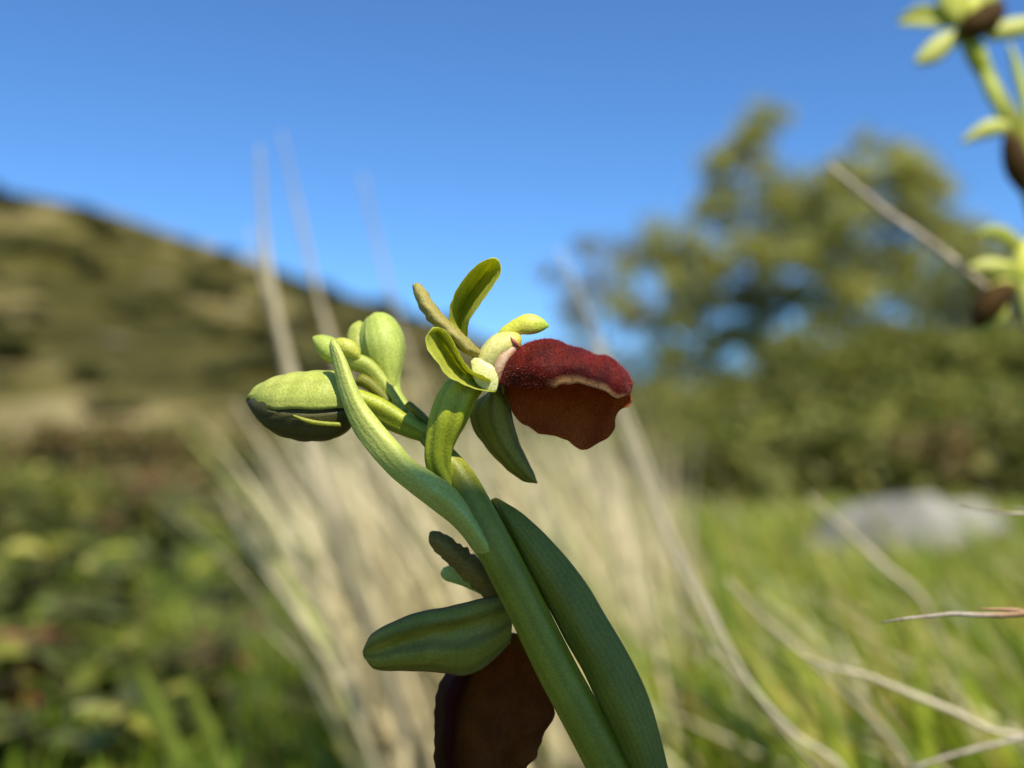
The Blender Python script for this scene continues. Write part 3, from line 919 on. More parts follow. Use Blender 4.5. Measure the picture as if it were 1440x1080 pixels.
stalk('dry_stalk', 'pale dry stalk running out at the lower right corner', 'grass stalk',
      [(1128, 922, .0002, 0), (1165, 938, .0006, 0), (1215, 950, .0005, 0), (1280, 976, .0005, 0), (1340, 1003, .0005, 0), (1400, 1030, .00055, 0), (1450, 1042, .0006, 0)], .18, 1640, SO, G2, seed=14)
stalk('dry_stalk', 'dry yellow grass tip pointing up left at the edge of the stone', 'grass stalk',
      [(1138, 698, .0004, 0), (1160, 718, .0010, 0), (1185, 742, .0006, 0), (1230, 785, .0003, 0), (1300, 850, .0003, 0)], .30, 1420, SO, G2, seed=15)
stalk('dry_stalk', 'faint brown stalk leaning across the grass below the stone', 'grass stalk',
      [(1065, 835, .0003, 0), (1120, 880, .0006, 0), (1190, 950, .0006, 0), (1260, 1030, .0006, 0)], .34, 1340, SO, G2, seed=16)
M['twig_red'] = plant_mat('twig_reddish', (.22, .17, .12), (.44, .37, .28), trans=0, rough=.8, cell=2600, blotch=700, bump=1.0, tip=(.36, .21, .11), tip_from=.06, tip_w=.03)
G3 = 'thin bare twigs at the right edge'
stalk('bare_twig', 'sharp bare twig pointing left with a knot, reddish towards the right edge', 'twig',
      [(1240, 876, .0001, 0), (1262, 872, .00046, 0), (1300, 869, .00036, 0), (1345, 864, .00050, 0), (1360, 863, .00072, 0), (1385, 866, .00042, 0), (1445, 861, .00045, 0), (1520, 850, .0005, 0)],
      .122, 1900, M['twig_red'], G3, nodes=5, seed=21)
stalk('bare_twig', 'short pale forked twig poking in above the sharp one', 'twig',
      [(1350, 711, .0001, 0), (1368, 713, .0005, 0), (1390, 720, .0004, 0), (1445, 722, .00045, 0), (1520, 735, .0005, 0)], .135, 1880, M['twig'], G3, nodes=4, seed=22)
stalk('bare_twig', 'low brown twig in the bottom right corner under the pale stalk', 'twig',
      [(1280, 1082, .0003, 0), (1330, 1068, .0004, 0), (1390, 1052, .0005, 0), (1450, 1038, .0006, .001), (1540, 1040, .0006, .001)], .165, 1800, M['twig'], G3, nodes=3, seed=23)
stalk('bare_twig', 'pale twig slanting up left against the round-topped tree', 'twig',
      [(1166, 232, .0006, 0), (1200, 262, .0009, 0), (1245, 298, .0011, 0), (1300, 336, .0013, 0), (1340, 368, .0008, 0), (1390, 410, .0008, 0), (1480, 500, .0009, 0)], .24, 1800, M['twig'], G3, seed=24)


def blade(label, trace, d0, gpx, mat, w=.0014, group='single green grass blades'):
    t = np.asarray(trace, float)
    c_ = unproj(t[:, 0], t[:, 1], np.full(len(t), d0))
    gx = (gpx - 720) / FPX * (d0 + .03)
    g = np.array([gx, d0 + .03, float(gz(gx, d0 + .03)) - .003])
    c_ = ev(np.concatenate([c_, g[None]]), 26)
    u_ = np.linspace(0, 1, 26)
    wd = w * np.minimum(1, u_ * 5) ** .7
    sd = np.array([.8, -.2, .55]); sd /= np.linalg.norm(sd)
    fold = np.array([0, 1, 0]) * (wd * .5)[:, None]
    v_ = np.stack([c_ - sd * wd[:, None], c_ + fold, c_ + sd * wd[:, None]], 1).reshape(-1, 3)
    I = np.arange(25) * 3
    f_ = np.concatenate([np.stack([I, I+1, I+4, I+3], 1), np.stack([I+1, I+2, I+5, I+4], 1)])
    ob = mesh_ob('grass_blade', v_, f_, mat, base=g)
    ob.location = g
    sol = ob.modifiers.new('thickness', 'SOLIDIFY'); sol.thickness = .0002
    return tag(ob, label, 'grass blade', group)


M['blade'] = plant_mat('blade_green', (.17, .23, .03), (.27, .33, .05), trans=.3, blotch=90, cell=2000, bump=.2)
blade('green grass blade crossing the pale stalk at the lower right', [(1205, 945), (1235, 995), (1270, 1045), (1300, 1090)], .22, 1400, M['blade'], .0011)
blade('broad green blade standing left of the stone', [(975, 715), (1000, 770), (1018, 840), (1040, 930), (1075, 1040)], .42, 1090, M['blade'], .004)
blade('green blade with a pale tip among the left plants', [(190, 925), (215, 985), (240, 1040), (262, 1090)], .36, 290, M['blade'], .0028)
blade('pale green blade at the bottom edge below the left plants', [(262, 950), (285, 1010), (305, 1060), (320, 1100)], .40, 330, M['blade'], .0026)
blade('green blade at the bottom edge below the dry grass', [(410, 1010), (440, 1050), (465, 1090)], .42, 480, M['blade'], .0026)
blade('green blade arching over the grass right of the leaf-like bract', [(905, 925), (960, 955), (1020, 1000), (1080, 1060)], .34, 1110, M['blade'], .0022)


# ------------------------------------------------------------------ leafy low plants at the lower left: each leaf a part
def leaf_mesh(name, mat, ln=1.0, wd=.42, seed=0):
    r = np.random.default_rng(seed)
    nu, nv = 9, 5
    U = np.linspace(0, 1, nu); Vv = np.linspace(-1, 1, nv)
    prof = np.sin(np.pi * U ** .85) ** .8 * wd * .5; prof[0] = .03; prof[-1] = .004
    g = np.zeros((nu, nv, 3))
    g[..., 0] = U[:, None] * ln
    g[..., 1] = prof[:, None] * Vv[None]
    g[..., 2] = (np.abs(Vv)[None] * .35 * prof[:, None]) - .22 * (U[:, None] ** 2) + r.normal(0, .006, (nu, nv))
    I = np.arange(nu*nv).reshape(nu, nv)
    f_ = np.stack([I[:-1, :-1].ravel(), I[1:, :-1].ravel(), I[1:, 1:].ravel(), I[:-1, 1:].ravel()], 1)
    me = bpy.data.meshes.new(name); me.from_pydata(g.reshape(-1, 3).tolist(), [], f_.tolist())
    me.materials.append(mat); me.polygons.foreach_set('use_smooth', np.ones(len(me.polygons), bool))
    return me


M['lp_green'] = tint_leaf_mat('plant_leaf_green', [(0, (.05, .07, .01)), (.4, (.14, .16, .022)), (.7, (.34, .34, .05)), (1, (.54, .50, .12))], .3, .4, 'object')
M['lp_dark'] = tint_leaf_mat('plant_leaf_dark', [(0, (.03, .04, .008)), (.6, (.08, .095, .018)), (1, (.20, .22, .06))], .25, .4, 'object')
M['lp_red'] = tint_leaf_mat('plant_leaf_red', [(0, (.13, .04, .02)), (.5, (.22, .08, .04)), (1, (.30, .17, .07))], .25, .45, 'object')
LM = {k: [leaf_mesh('leaf', M[k], 1, w, i) for i, w in enumerate((.38, .48))] for k in ('lp_green', 'lp_dark', 'lp_red')}
M['lp_stem'] = plant_mat('plant_stem', (.12, .10, .04), (.18, .13, .06), trans=0, cell=900, blotch=60)


def leafy(label, px, d, h, nst, leaf, kinds, seed):
    r = np.random.default_rng(1200 + seed)
    x = (px - 720) / FPX * d
    base = np.array([x, d, float(gz(x, d)) - .002])
    t = thing('leafy_plant', label, 'plant', base, 'low leafy plants at the lower left')
    for s in range(nst):
        a = r.uniform(0, 6.28); sp = r.uniform(.2, .7) * h
        w = ev(np.array([base, base + [math.cos(a) * sp * .4, math.sin(a) * sp * .4, h * .5], base + [math.cos(a) * sp, math.sin(a) * sp, h * r.uniform(.75, 1.05)]]), 12)
        wtube('stem', w, np.linspace(.0013, .0006, 12), M['lp_stem'], t, base, nv=6)
        for k in range(2, 12, 2):
            for sd in (0, 1):
                if r.random() < .18: continue
                kd = kinds[r.integers(len(kinds))]
                ob = bpy.data.objects.new('leaf', LM[kd][r.integers(2)]); COL.objects.link(ob); ob.parent = t
                ob.location = w[k] - base
                sc = leaf * r.uniform(.65, 1.25) * (1 - .035 * k)
                ob.scale = (sc, sc, sc)
                ob.rotation_euler = (r.normal(0, .35), r.uniform(-.6, .25), a + (k * 1.2) + sd * math.pi + r.normal(0, .3))
    return t


lp = [('leafy plant with yellow-green leaves at the left edge, highest of the near ones', 20, .78, .085, 4, .042, ['lp_green', 'lp_dark']),
      ('leafy plant with broad yellowish leaves right of the highest left one', 165, .80, .070, 4, .046, ['lp_green', 'lp_green', 'lp_dark']),
      ('leafy plant in the lower left corner with some red leaves', 15, .56, .050, 4, .034, ['lp_green', 'lp_red', 'lp_dark']),
      ('leafy plant low at the bottom edge with big yellow-green leaves', 130, .56, .045, 4, .036, ['lp_green', 'lp_green', 'lp_dark']),
      ('dark leafy plant behind the yellowish one', 90, 1.15, .10, 5, .046, ['lp_dark', 'lp_dark', 'lp_green']),
      ('green leafy plant behind, halfway to the dry grass', 230, 1.2, .095, 5, .044, ['lp_dark', 'lp_green']),
      ('bright green small plant at the foot of the leaning straw', 335, 1.0, .075, 4, .036, ['lp_green', 'lp_dark']),
      ('red-leaved small plant at the foot of the straw, low down', 330, .66, .040, 3, .026, ['lp_red', 'lp_red', 'lp_dark']),
      ('reddish plant among the scrub below the hill', 165, 1.6, .12, 5, .045, ['lp_red', 'lp_dark', 'lp_green']),
      ('greyish green plant at the left edge below the scrub', 15, 1.5, .12, 5, .05, ['lp_green', 'lp_dark']),
      ('dark plant with a few red leaves in front of the straw', 270, 1.6, .10, 5, .042, ['lp_dark', 'lp_red', 'lp_green']),
      ('low broad-leaved plant right in the bottom left corner', 60, .46, .032, 4, .030, ['lp_dark', 'lp_green', 'lp_dark']),
      ('dark low plant at the bottom edge, second from the corner', 175, .47, .030, 4, .030, ['lp_dark', 'lp_green']),
      ('low plant with yellowish leaves at the bottom edge just left of the straw', 300, .50, .034, 4, .028, ['lp_dark', 'lp_green']),
      ('dark plant filling the gap above the low broad-leaved one', 95, .68, .050, 4, .036, ['lp_dark', 'lp_dark', 'lp_green']),
      ('small green plant at the bottom edge beside the pale blade', 235, .60, .035, 3, .028, ['lp_green', 'lp_dark'])]
for i, a in enumerate(lp):
    leafy(*a, i)


# ------------------------------------------------------------------ the orchid in focus
def off(rows, dz):
    return [[(a, b_, c_ + dz) for a, b_, c_ in r_] for r_ in rows]


def shell(cl, phis, k=1.0):
    """Rows of a sepal lying on a bud: cl = (px, py, depth, radius); phi from straight up towards the lens."""
    out_ = []
    for ph in phis:
        s_, c_ = math.sin(R(ph)), math.cos(R(ph))
        out_.append([(a, b_ - r_ * k * c_, d_ - r_ * k * s_) for a, b_, d_, r_ in cl])
    return out_


def qpetal(cl, wid, bulge=8):
    """Rows of a petal from its middle line (px, py, depth) and half widths."""
    c_ = np.asarray(cl, float)
    t = np.gradient(c_[:, :2], axis=0); t /= np.linalg.norm(t, axis=1, keepdims=True)
    n = np.stack([-t[:, 1], t[:, 0]], 1) * np.asarray(wid, float)[:, None]
    L = [(a[0] - q[0], a[1] - q[1], a[2]) for a, q in zip(c_, n)]
    Rr = [(a[0] + q[0], a[1] + q[1], a[2]) for a, q in zip(c_, n)]
    Md = [(a[0], a[1], a[2] + bulge) for a in c_]
    return [L, Md, Rr]


gx = (1050 - 720) / FPX * .112
BASE = np.array([gx, .112, float(gz(gx, .112)) - .003])
orch = thing('orchid_plant', 'orchid in sharp focus with green buds and one open flower with a red-brown lip', 'orchid', BASE, 'wild orchids')
part = dict(parent=orch, base=BASE)

tube('stem', [(598, 611, 45, 12), (622, 636, 38, 15), (648, 672, 25, 20), (672, 718, 10, 23), (697, 770, 0, 26), (743, 860, 0, 27), (782, 940, 0, 28),
              (825, 1020, 0, 29), (862, 1090, 5, 30)], M['stem'], nu=60, nv=28, ridges=7, amp=.035, ground=BASE, twist=.5, **part)
# long keeled bract rising in front of the buds
ob, _, _ = sheet('bract', [
    [(690, 812, 10), (664, 772, 2), (641, 743, 0), (617, 723, -8), (591, 703, -12), (560, 679, -14), (535, 655, -12), (518, 635, -8), (499, 609, 0), (487, 583, 6), (477, 552, 12), (469, 518, 20), (463, 488, 26), (465, 479, 28)],
    [(705, 806, -8), (682, 768, -25), (655, 728, -30), (628, 702, -32), (602, 683, -30), (575, 660, -28), (553, 632, -24), (535, 610, -19), (516, 588, -12), (500, 562, -5), (488, 530, 3), (479, 502, 12), (469, 482, 20), (468, 477, 26)],
    [(712, 798, 6), (690, 755, 0), (672, 731, -4), (640, 687, -10), (603, 661, -14), (580, 646, -15), (563, 626, -12), (542, 602, -6), (526, 583, 0), (510, 560, 6), (498, 534, 12), (487, 506, 20), (475, 482, 26), (471, 478, 28)]],
    M['bract'], nu=60, nv=22, thick=.0003, ripple=.000012, rfreq=14, **part)
ob['label'] = 'narrow pale green bract crossing in front of the buds'
# broad leaf-like bract on the right
ob, _, _ = sheet('bract', [
    [(690, 703, 22), (712, 752, 18), (733, 796, 14), (768, 850, 8), (791, 893, 4), (818, 940, 0), (838, 983, -4), (869, 1045, -6), (890, 1095, -6), (930, 1190, -8), (985, 1330, 0)],
    [(695, 701, 24), (728, 742, -2), (760, 790, -12), (796, 846, -18), (824, 896, -22), (850, 942, -24), (870, 985, -26), (896, 1040, -26), (915, 1095, -26), (955, 1190, -26), (1000, 1330, -10)],
    [(702, 702, 26), (735, 722, 12), (791, 777, 6), (826, 823, 2), (852, 866, 0), (876, 906, 0), (897, 946, 0), (916, 991, 0), (930, 1040, 0), (942, 1090, 0), (975, 1190, 0), (1015, 1330, 10)]],
    M['bract2'], nu=56, nv=22, thick=.0003, ripple=.000025, rfreq=10, seed=3, **part)
ob['label'] = 'broad dark green leaf-like bract along the stem'
sheet('bract', off([[(568, 570, 30), (585, 585, 30), (606, 612, 30)], [(573, 566, 20), (592, 585, 15), (610, 606, 20)], [(575, 565, 35), (596, 582, 35), (612, 600, 35)]], 40),
      M['bract2'], nu=12, nv=8, **part)

# --- left bud
cl = [(347, 562, 78, 1.5), (352, 563, 77, 10), (364, 566, 75, 24), (385, 569.5, 72, 38), (415, 571, 70, 46.5), (445, 571, 68, 48.5), (472, 569, 66, 46), (490, 567, 64, 37), (500, 565, 62, 24)]
bud, _, _ = tube('bud', [(a, b_, d_, max(.4, r_ * .88 - 3)) for a, b_, d_, r_ in cl], M['bud_shade'], nu=36, nv=28, **part)
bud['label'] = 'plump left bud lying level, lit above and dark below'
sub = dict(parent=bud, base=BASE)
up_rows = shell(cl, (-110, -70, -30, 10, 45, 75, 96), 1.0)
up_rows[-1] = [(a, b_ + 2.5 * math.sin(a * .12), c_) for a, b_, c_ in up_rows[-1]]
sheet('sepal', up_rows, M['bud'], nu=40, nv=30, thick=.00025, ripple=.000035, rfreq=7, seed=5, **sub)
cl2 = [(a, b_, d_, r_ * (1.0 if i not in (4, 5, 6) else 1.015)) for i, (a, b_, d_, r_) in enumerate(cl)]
sheet('sepal', shell(cl2, (103, 125, 150, 180, 215, 250), .975), M['bud_shade'], nu=34, nv=24, thick=.00025, ripple=.00003, seed=6, **sub)
sheet('sepal', [[(413, 583, 24), (430, 588, 22), (450, 592, 21), (478, 594, 22)], [(412, 584, 23), (430, 591, 19.5), (450, 595, 18.5), (479, 597, 20)], [(414, 585, 25), (431, 594, 23), (451, 598, 22), (480, 600, 23)]],
      M['sepal'], nu=18, nv=6, thick=.00014, **sub)  # pale strip painting the light caught by the lower sepal's rim
tube('ovary', [(486, 562, 64, 22), (510, 567, 62, 20), (535, 577, 60, 19), (562, 592, 55, 16), (585, 604, 50, 13), (603, 614, 44, 9)], M['ovary'], nu=26, nv=30, ridges=3, amp=.14, **sub)
# --- upper bud
b2 = [(527, 440, 152, 3), (529, 446, 151, 17), (534, 462, 150, 28), (539, 482, 148, 32), (543, 508, 144, 27), (547, 532, 138, 18), (552, 552, 130, 13.5), (562, 572, 115, 14), (577, 590, 90, 13.5), (592, 603, 66, 12.5), (606, 618, 48, 10)]
bud, _, _ = tube('bud', b2, M['bud2'], nu=50, nv=32, ridges=3, amp=.05, **part)
bud['label'] = 'upright club-shaped bud'
sub = dict(parent=bud, base=BASE)
sheet('sepal', shell([(a - 3, b_, d_ - 1, r_ * 1.0) for a, b_, d_, r_ in b2[:7]], (90, 90, 90), 1) and
      [[(514, 452, 136), (512, 475, 124), (520, 505, 122), (533, 532, 124), (543, 556, 122)], [(530, 444, 130), (538, 478, 112), (544, 508, 112), (547, 534, 116), (551, 556, 118)], [(547, 450, 134), (563, 478, 124), (563, 508, 122), (559, 534, 124), (557, 556, 122)]],
      M['bud2'], nu=26, nv=14, thick=.0004, **sub)
tube('sepal', [(508, 452, 158, 3), (503, 462, 158, 11), (502, 477, 158, 15), (508, 495, 154, 17), (519, 512, 150, 13), (532, 530, 142, 6)], M['bud'], nu=24, nv=18, **sub)
tube('sepal', [(562, 470, 160, 3), (566, 490, 160, 5), (562, 506, 158, 5), (552, 528, 150, 4)], M['bud2'], nu=14, nv=10, **sub)
# --- youngest bud
bud, _, _ = tube('bud', [(440, 474, 112, 2), (446, 478, 112, 9), (456, 485, 111, 15), (467, 493, 110, 17.5), (480, 499, 108, 14), (490, 503, 106, 8)], M['bud2'], nu=24, nv=18, **part)
bud['label'] = 'smallest bud with a pointed tip, half hidden by the narrow bract'
sub = dict(parent=bud, base=BASE)
tube('sepal', [(468, 482, 100, 4), (478, 484, 98, 10), (490, 490, 97, 12), (500, 498, 97, 8), (505, 506, 98, 3)], M['yellow'], nu=18, nv=14, **sub)
tube('ovary', [(484, 500, 108, 12), (500, 508, 108, 13), (516, 514, 107, 12), (530, 527, 104, 10.5), (548, 552, 98, 9), (568, 582, 84, 8)], M['bud'], nu=24, nv=20, ridges=3, amp=.08, **sub)
sheet('bract', [[(497, 540, 100), (515, 548, 98), (540, 570, 90)], [(505, 530, 92), (522, 540, 90), (548, 566, 84)], [(512, 525, 104), (530, 538, 100), (556, 568, 92)]], M['bract2'], nu=12, nv=8, **sub)

# --- the open flower
fl = bpy.data.objects.new('flower', None); fl.empty_display_size = .005; COL.objects.link(fl); fl.parent = orch
fl['label'] = 'open flower with yellow-green sepals and a velvety red-brown lip'
sub = dict(parent=fl, base=BASE)
tube('ovary', [(662, 536, 5, 20), (645, 556, 2, 25), (631, 586, 2, 25.5), (620, 618, 6, 21), (616, 645, 10, 19), (620, 664, 14, 17), (634, 690, 18, 10), (652, 712, 20, 4)],
     M['ovary'], nu=40, nv=48, ridges=6, amp=.07, twist=.9, **sub)
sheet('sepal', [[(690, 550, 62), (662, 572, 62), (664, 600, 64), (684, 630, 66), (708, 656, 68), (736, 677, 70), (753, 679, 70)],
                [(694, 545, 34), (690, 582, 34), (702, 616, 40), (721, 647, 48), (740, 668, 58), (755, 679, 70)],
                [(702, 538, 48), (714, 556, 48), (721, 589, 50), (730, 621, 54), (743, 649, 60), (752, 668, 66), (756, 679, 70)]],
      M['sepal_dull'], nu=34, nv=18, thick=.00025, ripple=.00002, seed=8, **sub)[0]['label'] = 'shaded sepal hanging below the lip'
sheet('sepal', [[(648, 480, 20), (633, 454, 6), (633, 431, -2), (643, 406, -8), (659, 384, -12), (674, 370, -12), (690, 363, -8)],
                [(649, 478, 26), (639, 453, 34), (641, 434, 36), (652, 408, 34), (670, 383, 24), (681, 371, 10), (694, 363, -6)],
                [(652, 478, 32), (645, 453, 62), (649, 436, 72), (662, 410, 74), (682, 384, 58), (690, 373, 28), (697, 364, -4)],
                [(655, 476, 28), (653, 455, 36), (661, 435, 38), (673, 414, 38), (691, 390, 28), (698, 377, 12), (700, 365, -4)],
                [(657, 474, 24), (659, 453, 0), (671, 434, -10), (683, 417, -14), (697, 397, -14), (705, 381, -10), (702, 366, -4)]],
      M['sepal'], nu=40, nv=26, thick=.00028, ripple=.00002, seed=9, **sub)[0]['label'] = 'upright hooded sepal against the sky'
sheet('sepal', [[(697, 551, -26), (672, 548, -38), (646, 538, -48), (627, 527, -54), (614, 508, -54), (601, 491, -48), (599, 475, -42), (607, 462, -36)],
                [(694, 550, -8), (670, 543, -4), (648, 529, -6), (632, 514, -8), (620, 496, -12), (610, 480, -18), (606, 468, -26), (610, 461, -34)],
                [(691, 546, 2), (668, 537, 22), (650, 521, 30), (636, 502, 28), (626, 486, 20), (618, 474, 4), (614, 465, -16), (613, 461, -32)],
                [(690, 540, -20), (672, 531, -18), (657, 520, -18), (644, 502, -18), (634, 484, -20), (626, 472, -24), (621, 465, -28), (616, 461, -32)],
                [(690, 534, -34), (676, 527, -44), (663, 521, -44), (649, 503, -40), (639, 483, -38), (631, 470, -36), (625, 464, -34), (619, 461, -33)]],
      M['sepal'], nu=40, nv=26, thick=.00028, ripple=.00002, seed=10, **sub)[0]['label'] = 'curled boat-shaped sepal facing the viewer'
sheet('petal', [[(592, 400, 10), (601, 411, 4), (611, 427, 0), (632, 452, -6), (656, 474, -8), (668, 486, -8), (679, 497, -4)],
                [(585, 399, 6), (592, 414, -8), (602, 433, -18), (622, 455, -26), (646, 478, -28), (662, 492, -24), (677, 501, -8)],
                [(580, 401, 10), (583, 417, 2), (594, 439, -4), (606, 455, -10), (632, 475, -14), (650, 494, -14), (674, 507, -6)]],
      M['petal'], nu=40, nv=14, thick=.0004, ripple=.00004, rfreq=12, seed=11, jag=.8, **sub)[0]['label'] = 'narrow olive brown petal with rough edges'
tube('column', [(682, 540, 2, 12), (684, 522, 0, 17), (690, 505, -4, 20), (701, 491, -6, 20.5), (712, 484, -6, 19.5), (722, 479, -6, 16), (729, 476, -6, 11), (733, 475, -6, 5)], M['column'], nu=34, nv=26, up=(0, 0, 1), ridges=3, amp=.05, **sub)
tube('column', [(701, 536, -16, 3), (701, 522, -18, 7), (706, 508, -18, 9), (714, 497, -17, 9), (722, 489, -15, 7), (728, 484, -13, 3)], M['pink'], nu=26, nv=16, ridges=5, amp=.06, **sub)[0]['label'] = 'pinkish flank of the column'
tube('anther', [(700, 478, -6, 5), (710, 470, -6, 9), (719, 464, -6, 10), (729, 459, -6, 11.5), (742, 456, -6, 14), (755, 456.5, -6, 12), (765, 457.5, -6, 7), (772, 458.5, -6, 1)], M['anther'], nu=32, nv=18, squash=.75, ridges=2, amp=.06, **sub)
tube('stigma', [(664, 505, -16, 3), (671, 512, -20, 9), (679, 523, -22, 14), (686, 534, -22, 14), (692, 544, -22, 9), (696, 551, -22, 2)], M['stigma'], nu=22, nv=18, squash=.4, ridges=2, amp=.15, **sub)
tube('column_streak', [(718, 474, -22, .8), (721, 479, -23.5, 2.4), (726, 484, -22, 2.6), (731, 489, -18, 1.2)], M['mark'], nu=12, nv=10, **sub)
# the lip: one arched sheet, near edge - crown - far side hanging down
near = [(701, 541, -14), (715, 542, -24), (729, 543, -34), (754, 546, -48), (778, 544, -56), (791, 541, -60), (807, 539, -62), (826, 542, -62), (842, 548, -60), (853, 551, -57), (861, 557, -52), (870, 560, -44), (882, 555, -26)]
nmid = [(700, 536, -8), (714, 524, -28), (728, 519, -40), (752, 514, -52), (775, 512, -56), (790, 512, -58), (806, 513, -58), (824, 516, -56), (838, 524, -54), (850, 528, -52), (861, 533, -46), (873, 541, -38), (885, 549, -20)]
crest = [(700, 533, 0), (708, 513, -2), (720, 499, -4), (740, 487, -6), (768, 480, -6), (787, 485, -6), (800, 490, -6), (815, 492, -6), (830, 500, -6), (838, 503.5, -6), (850, 504, -6), (865, 512, -6), (877, 522, -6), (887, 543, -4)]
farm = [(704, 540, 14), (712, 525, 30), (724, 520, 42), (744, 520, 50), (770, 522, 52), (790, 526, 52), (806, 532, 52), (824, 536, 50), (840, 540, 48), (852, 542, 44), (864, 546, 36), (875, 550, 26), (887, 556, 12)]
farl = [(708, 552, 18), (714, 562, 34), (719, 574, 46), (736, 580, 54), (760, 585, 56), (785, 590, 56), (805, 594, 56), (822, 596, 54), (838, 592, 50), (850, 586, 44), (860, 580, 36), (872, 570, 28), (887, 565, 14)]
farb = [(708, 554, 18), (715, 566, 34), (719, 579, 42), (729, 591, 46), (752, 605, 48), (759, 611, 46), (774, 612, 48), (795, 618, 48), (807, 627, 46), (824, 632, 44), (835, 628, 40), (851, 617, 36), (862, 609, 32), (865, 600, 30), (864, 588, 28), (868, 578, 26), (884, 572, 16)]
lip, top, nrm = sheet('lip', [near, nmid, crest, farm, farl, farb], [M['lip'], M['lip_in'], M['lip_rim']], nu=110, nv=60, thick=.00055, ripple=.00006, rfreq=6, seed=12, jag=.8, **sub)
lip['label'] = 'velvety red-brown lip with a pale rim, its hollow underside in shade'
# fine hairs on the velvet
hr = np.random.default_rng(31)
nh = 4200
ii = hr.uniform(1, 108, nh); jj = hr.uniform(0, 34, nh)
i0, j0 = ii.astype(int), jj.astype(int)
fi, fj = (ii - i0)[:, None], (jj - j0)[:, None]
def bil(A):
    return (A[i0, j0]*(1-fi)*(1-fj) + A[i0+1, j0]*fi*(1-fj) + A[i0, j0+1]*(1-fi)*fj + A[i0+1, j0+1]*fi*fj)
p = bil(top); nn = bil(nrm)
dirn = nn + hr.normal(0, .45, (nh, 3)); dirn /= np.linalg.norm(dirn, axis=1, keepdims=True)
ln = hr.uniform(.00010, .00030, (nh, 1)); sd = np.cross(dirn, hr.normal(size=(nh, 3))); sd /= np.linalg.norm(sd, axis=1, keepdims=True)
s2 = np.cross(dirn, sd); wv = .000018
V = np.stack([p + sd*wv, p - sd*wv*.5 + s2*wv*.87, p - sd*wv*.5 - s2*wv*.87, p + dirn*ln], 1).reshape(-1, 3)
I = np.arange(nh)*4
F = np.concatenate([np.stack([I, I+1, I+3], 1), np.stack([I+1, I+2, I+3], 1), np.stack([I+2, I, I+3], 1)])
ob = mesh_ob('lip_hair', V, F, M['hair'], fl, BASE, smooth=False); ob['kind'] = 'stuff'

# --- the lower, shaded flower behind the stem
fl = bpy.data.objects.new('flower', None); fl.empty_display_size = .005; COL.objects.link(fl); fl.parent = orch
fl['label'] = 'lower flower in shade, its dark brown lip hanging behind the stem'
sub = dict(parent=fl, base=BASE)
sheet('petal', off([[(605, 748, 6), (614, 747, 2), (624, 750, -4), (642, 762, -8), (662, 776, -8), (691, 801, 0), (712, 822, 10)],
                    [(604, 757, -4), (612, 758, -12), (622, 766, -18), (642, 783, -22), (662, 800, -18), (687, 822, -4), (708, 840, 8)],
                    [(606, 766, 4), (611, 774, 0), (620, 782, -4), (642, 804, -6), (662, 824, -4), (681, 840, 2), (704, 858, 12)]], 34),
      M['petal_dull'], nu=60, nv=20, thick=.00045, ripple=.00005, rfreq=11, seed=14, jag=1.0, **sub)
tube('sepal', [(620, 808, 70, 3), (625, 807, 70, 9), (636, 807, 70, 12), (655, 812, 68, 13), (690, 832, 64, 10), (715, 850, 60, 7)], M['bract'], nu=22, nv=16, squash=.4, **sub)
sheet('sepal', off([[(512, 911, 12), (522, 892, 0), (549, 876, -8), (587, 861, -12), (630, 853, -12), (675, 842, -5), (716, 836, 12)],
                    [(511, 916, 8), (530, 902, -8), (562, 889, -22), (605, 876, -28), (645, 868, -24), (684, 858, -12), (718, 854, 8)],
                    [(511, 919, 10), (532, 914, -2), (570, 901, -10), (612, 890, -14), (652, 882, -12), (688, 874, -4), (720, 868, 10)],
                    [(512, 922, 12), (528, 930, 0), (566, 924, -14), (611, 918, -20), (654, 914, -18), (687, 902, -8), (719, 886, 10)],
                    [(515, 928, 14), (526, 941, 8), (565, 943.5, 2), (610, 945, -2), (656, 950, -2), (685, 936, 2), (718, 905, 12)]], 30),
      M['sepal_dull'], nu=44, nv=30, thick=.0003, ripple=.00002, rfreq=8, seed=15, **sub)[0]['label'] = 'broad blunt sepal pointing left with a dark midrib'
sheet('lip', off([[(706, 900, 30), (650, 930, 45), (620, 958, 52), (611, 1005, 54), (611, 1055, 50), (616, 1110, 46)],
                  [(708, 898, 12), (668, 930, 12), (640, 966, 10), (632, 1015, 8), (632, 1062, 10), (640, 1118, 18)],
                  [(711, 894, 30), (686, 930, 44), (664, 975, 52), (656, 1020, 52), (655, 1068, 48), (662, 1122, 40)],
                  [(716, 890, 34), (716, 932, 60), (712, 980, 68), (706, 1028, 64), (700, 1078, 54), (692, 1126, 40)],
                  [(726, 892, 24), (748, 934, 38), (760, 975, 40), (764, 1008, 36), (748, 1040, 30), (732, 1075, 28), (712, 1122, 32)],
                  [(732, 894, 20), (756, 936, 26), (774, 976, 24), (780, 992, 22), (779, 1003, 20), (770, 1022, 18), (764, 1040, 18), (754, 1062, 16), (742, 1078, 18), (722, 1118, 26)]], 30),
      [M['lip_dark'], M['lip_dark'], M['lip_rim']], nu=100, nv=44, thick=.0005, ripple=.00006, rfreq=5, seed=16, jag=1.6, **sub)

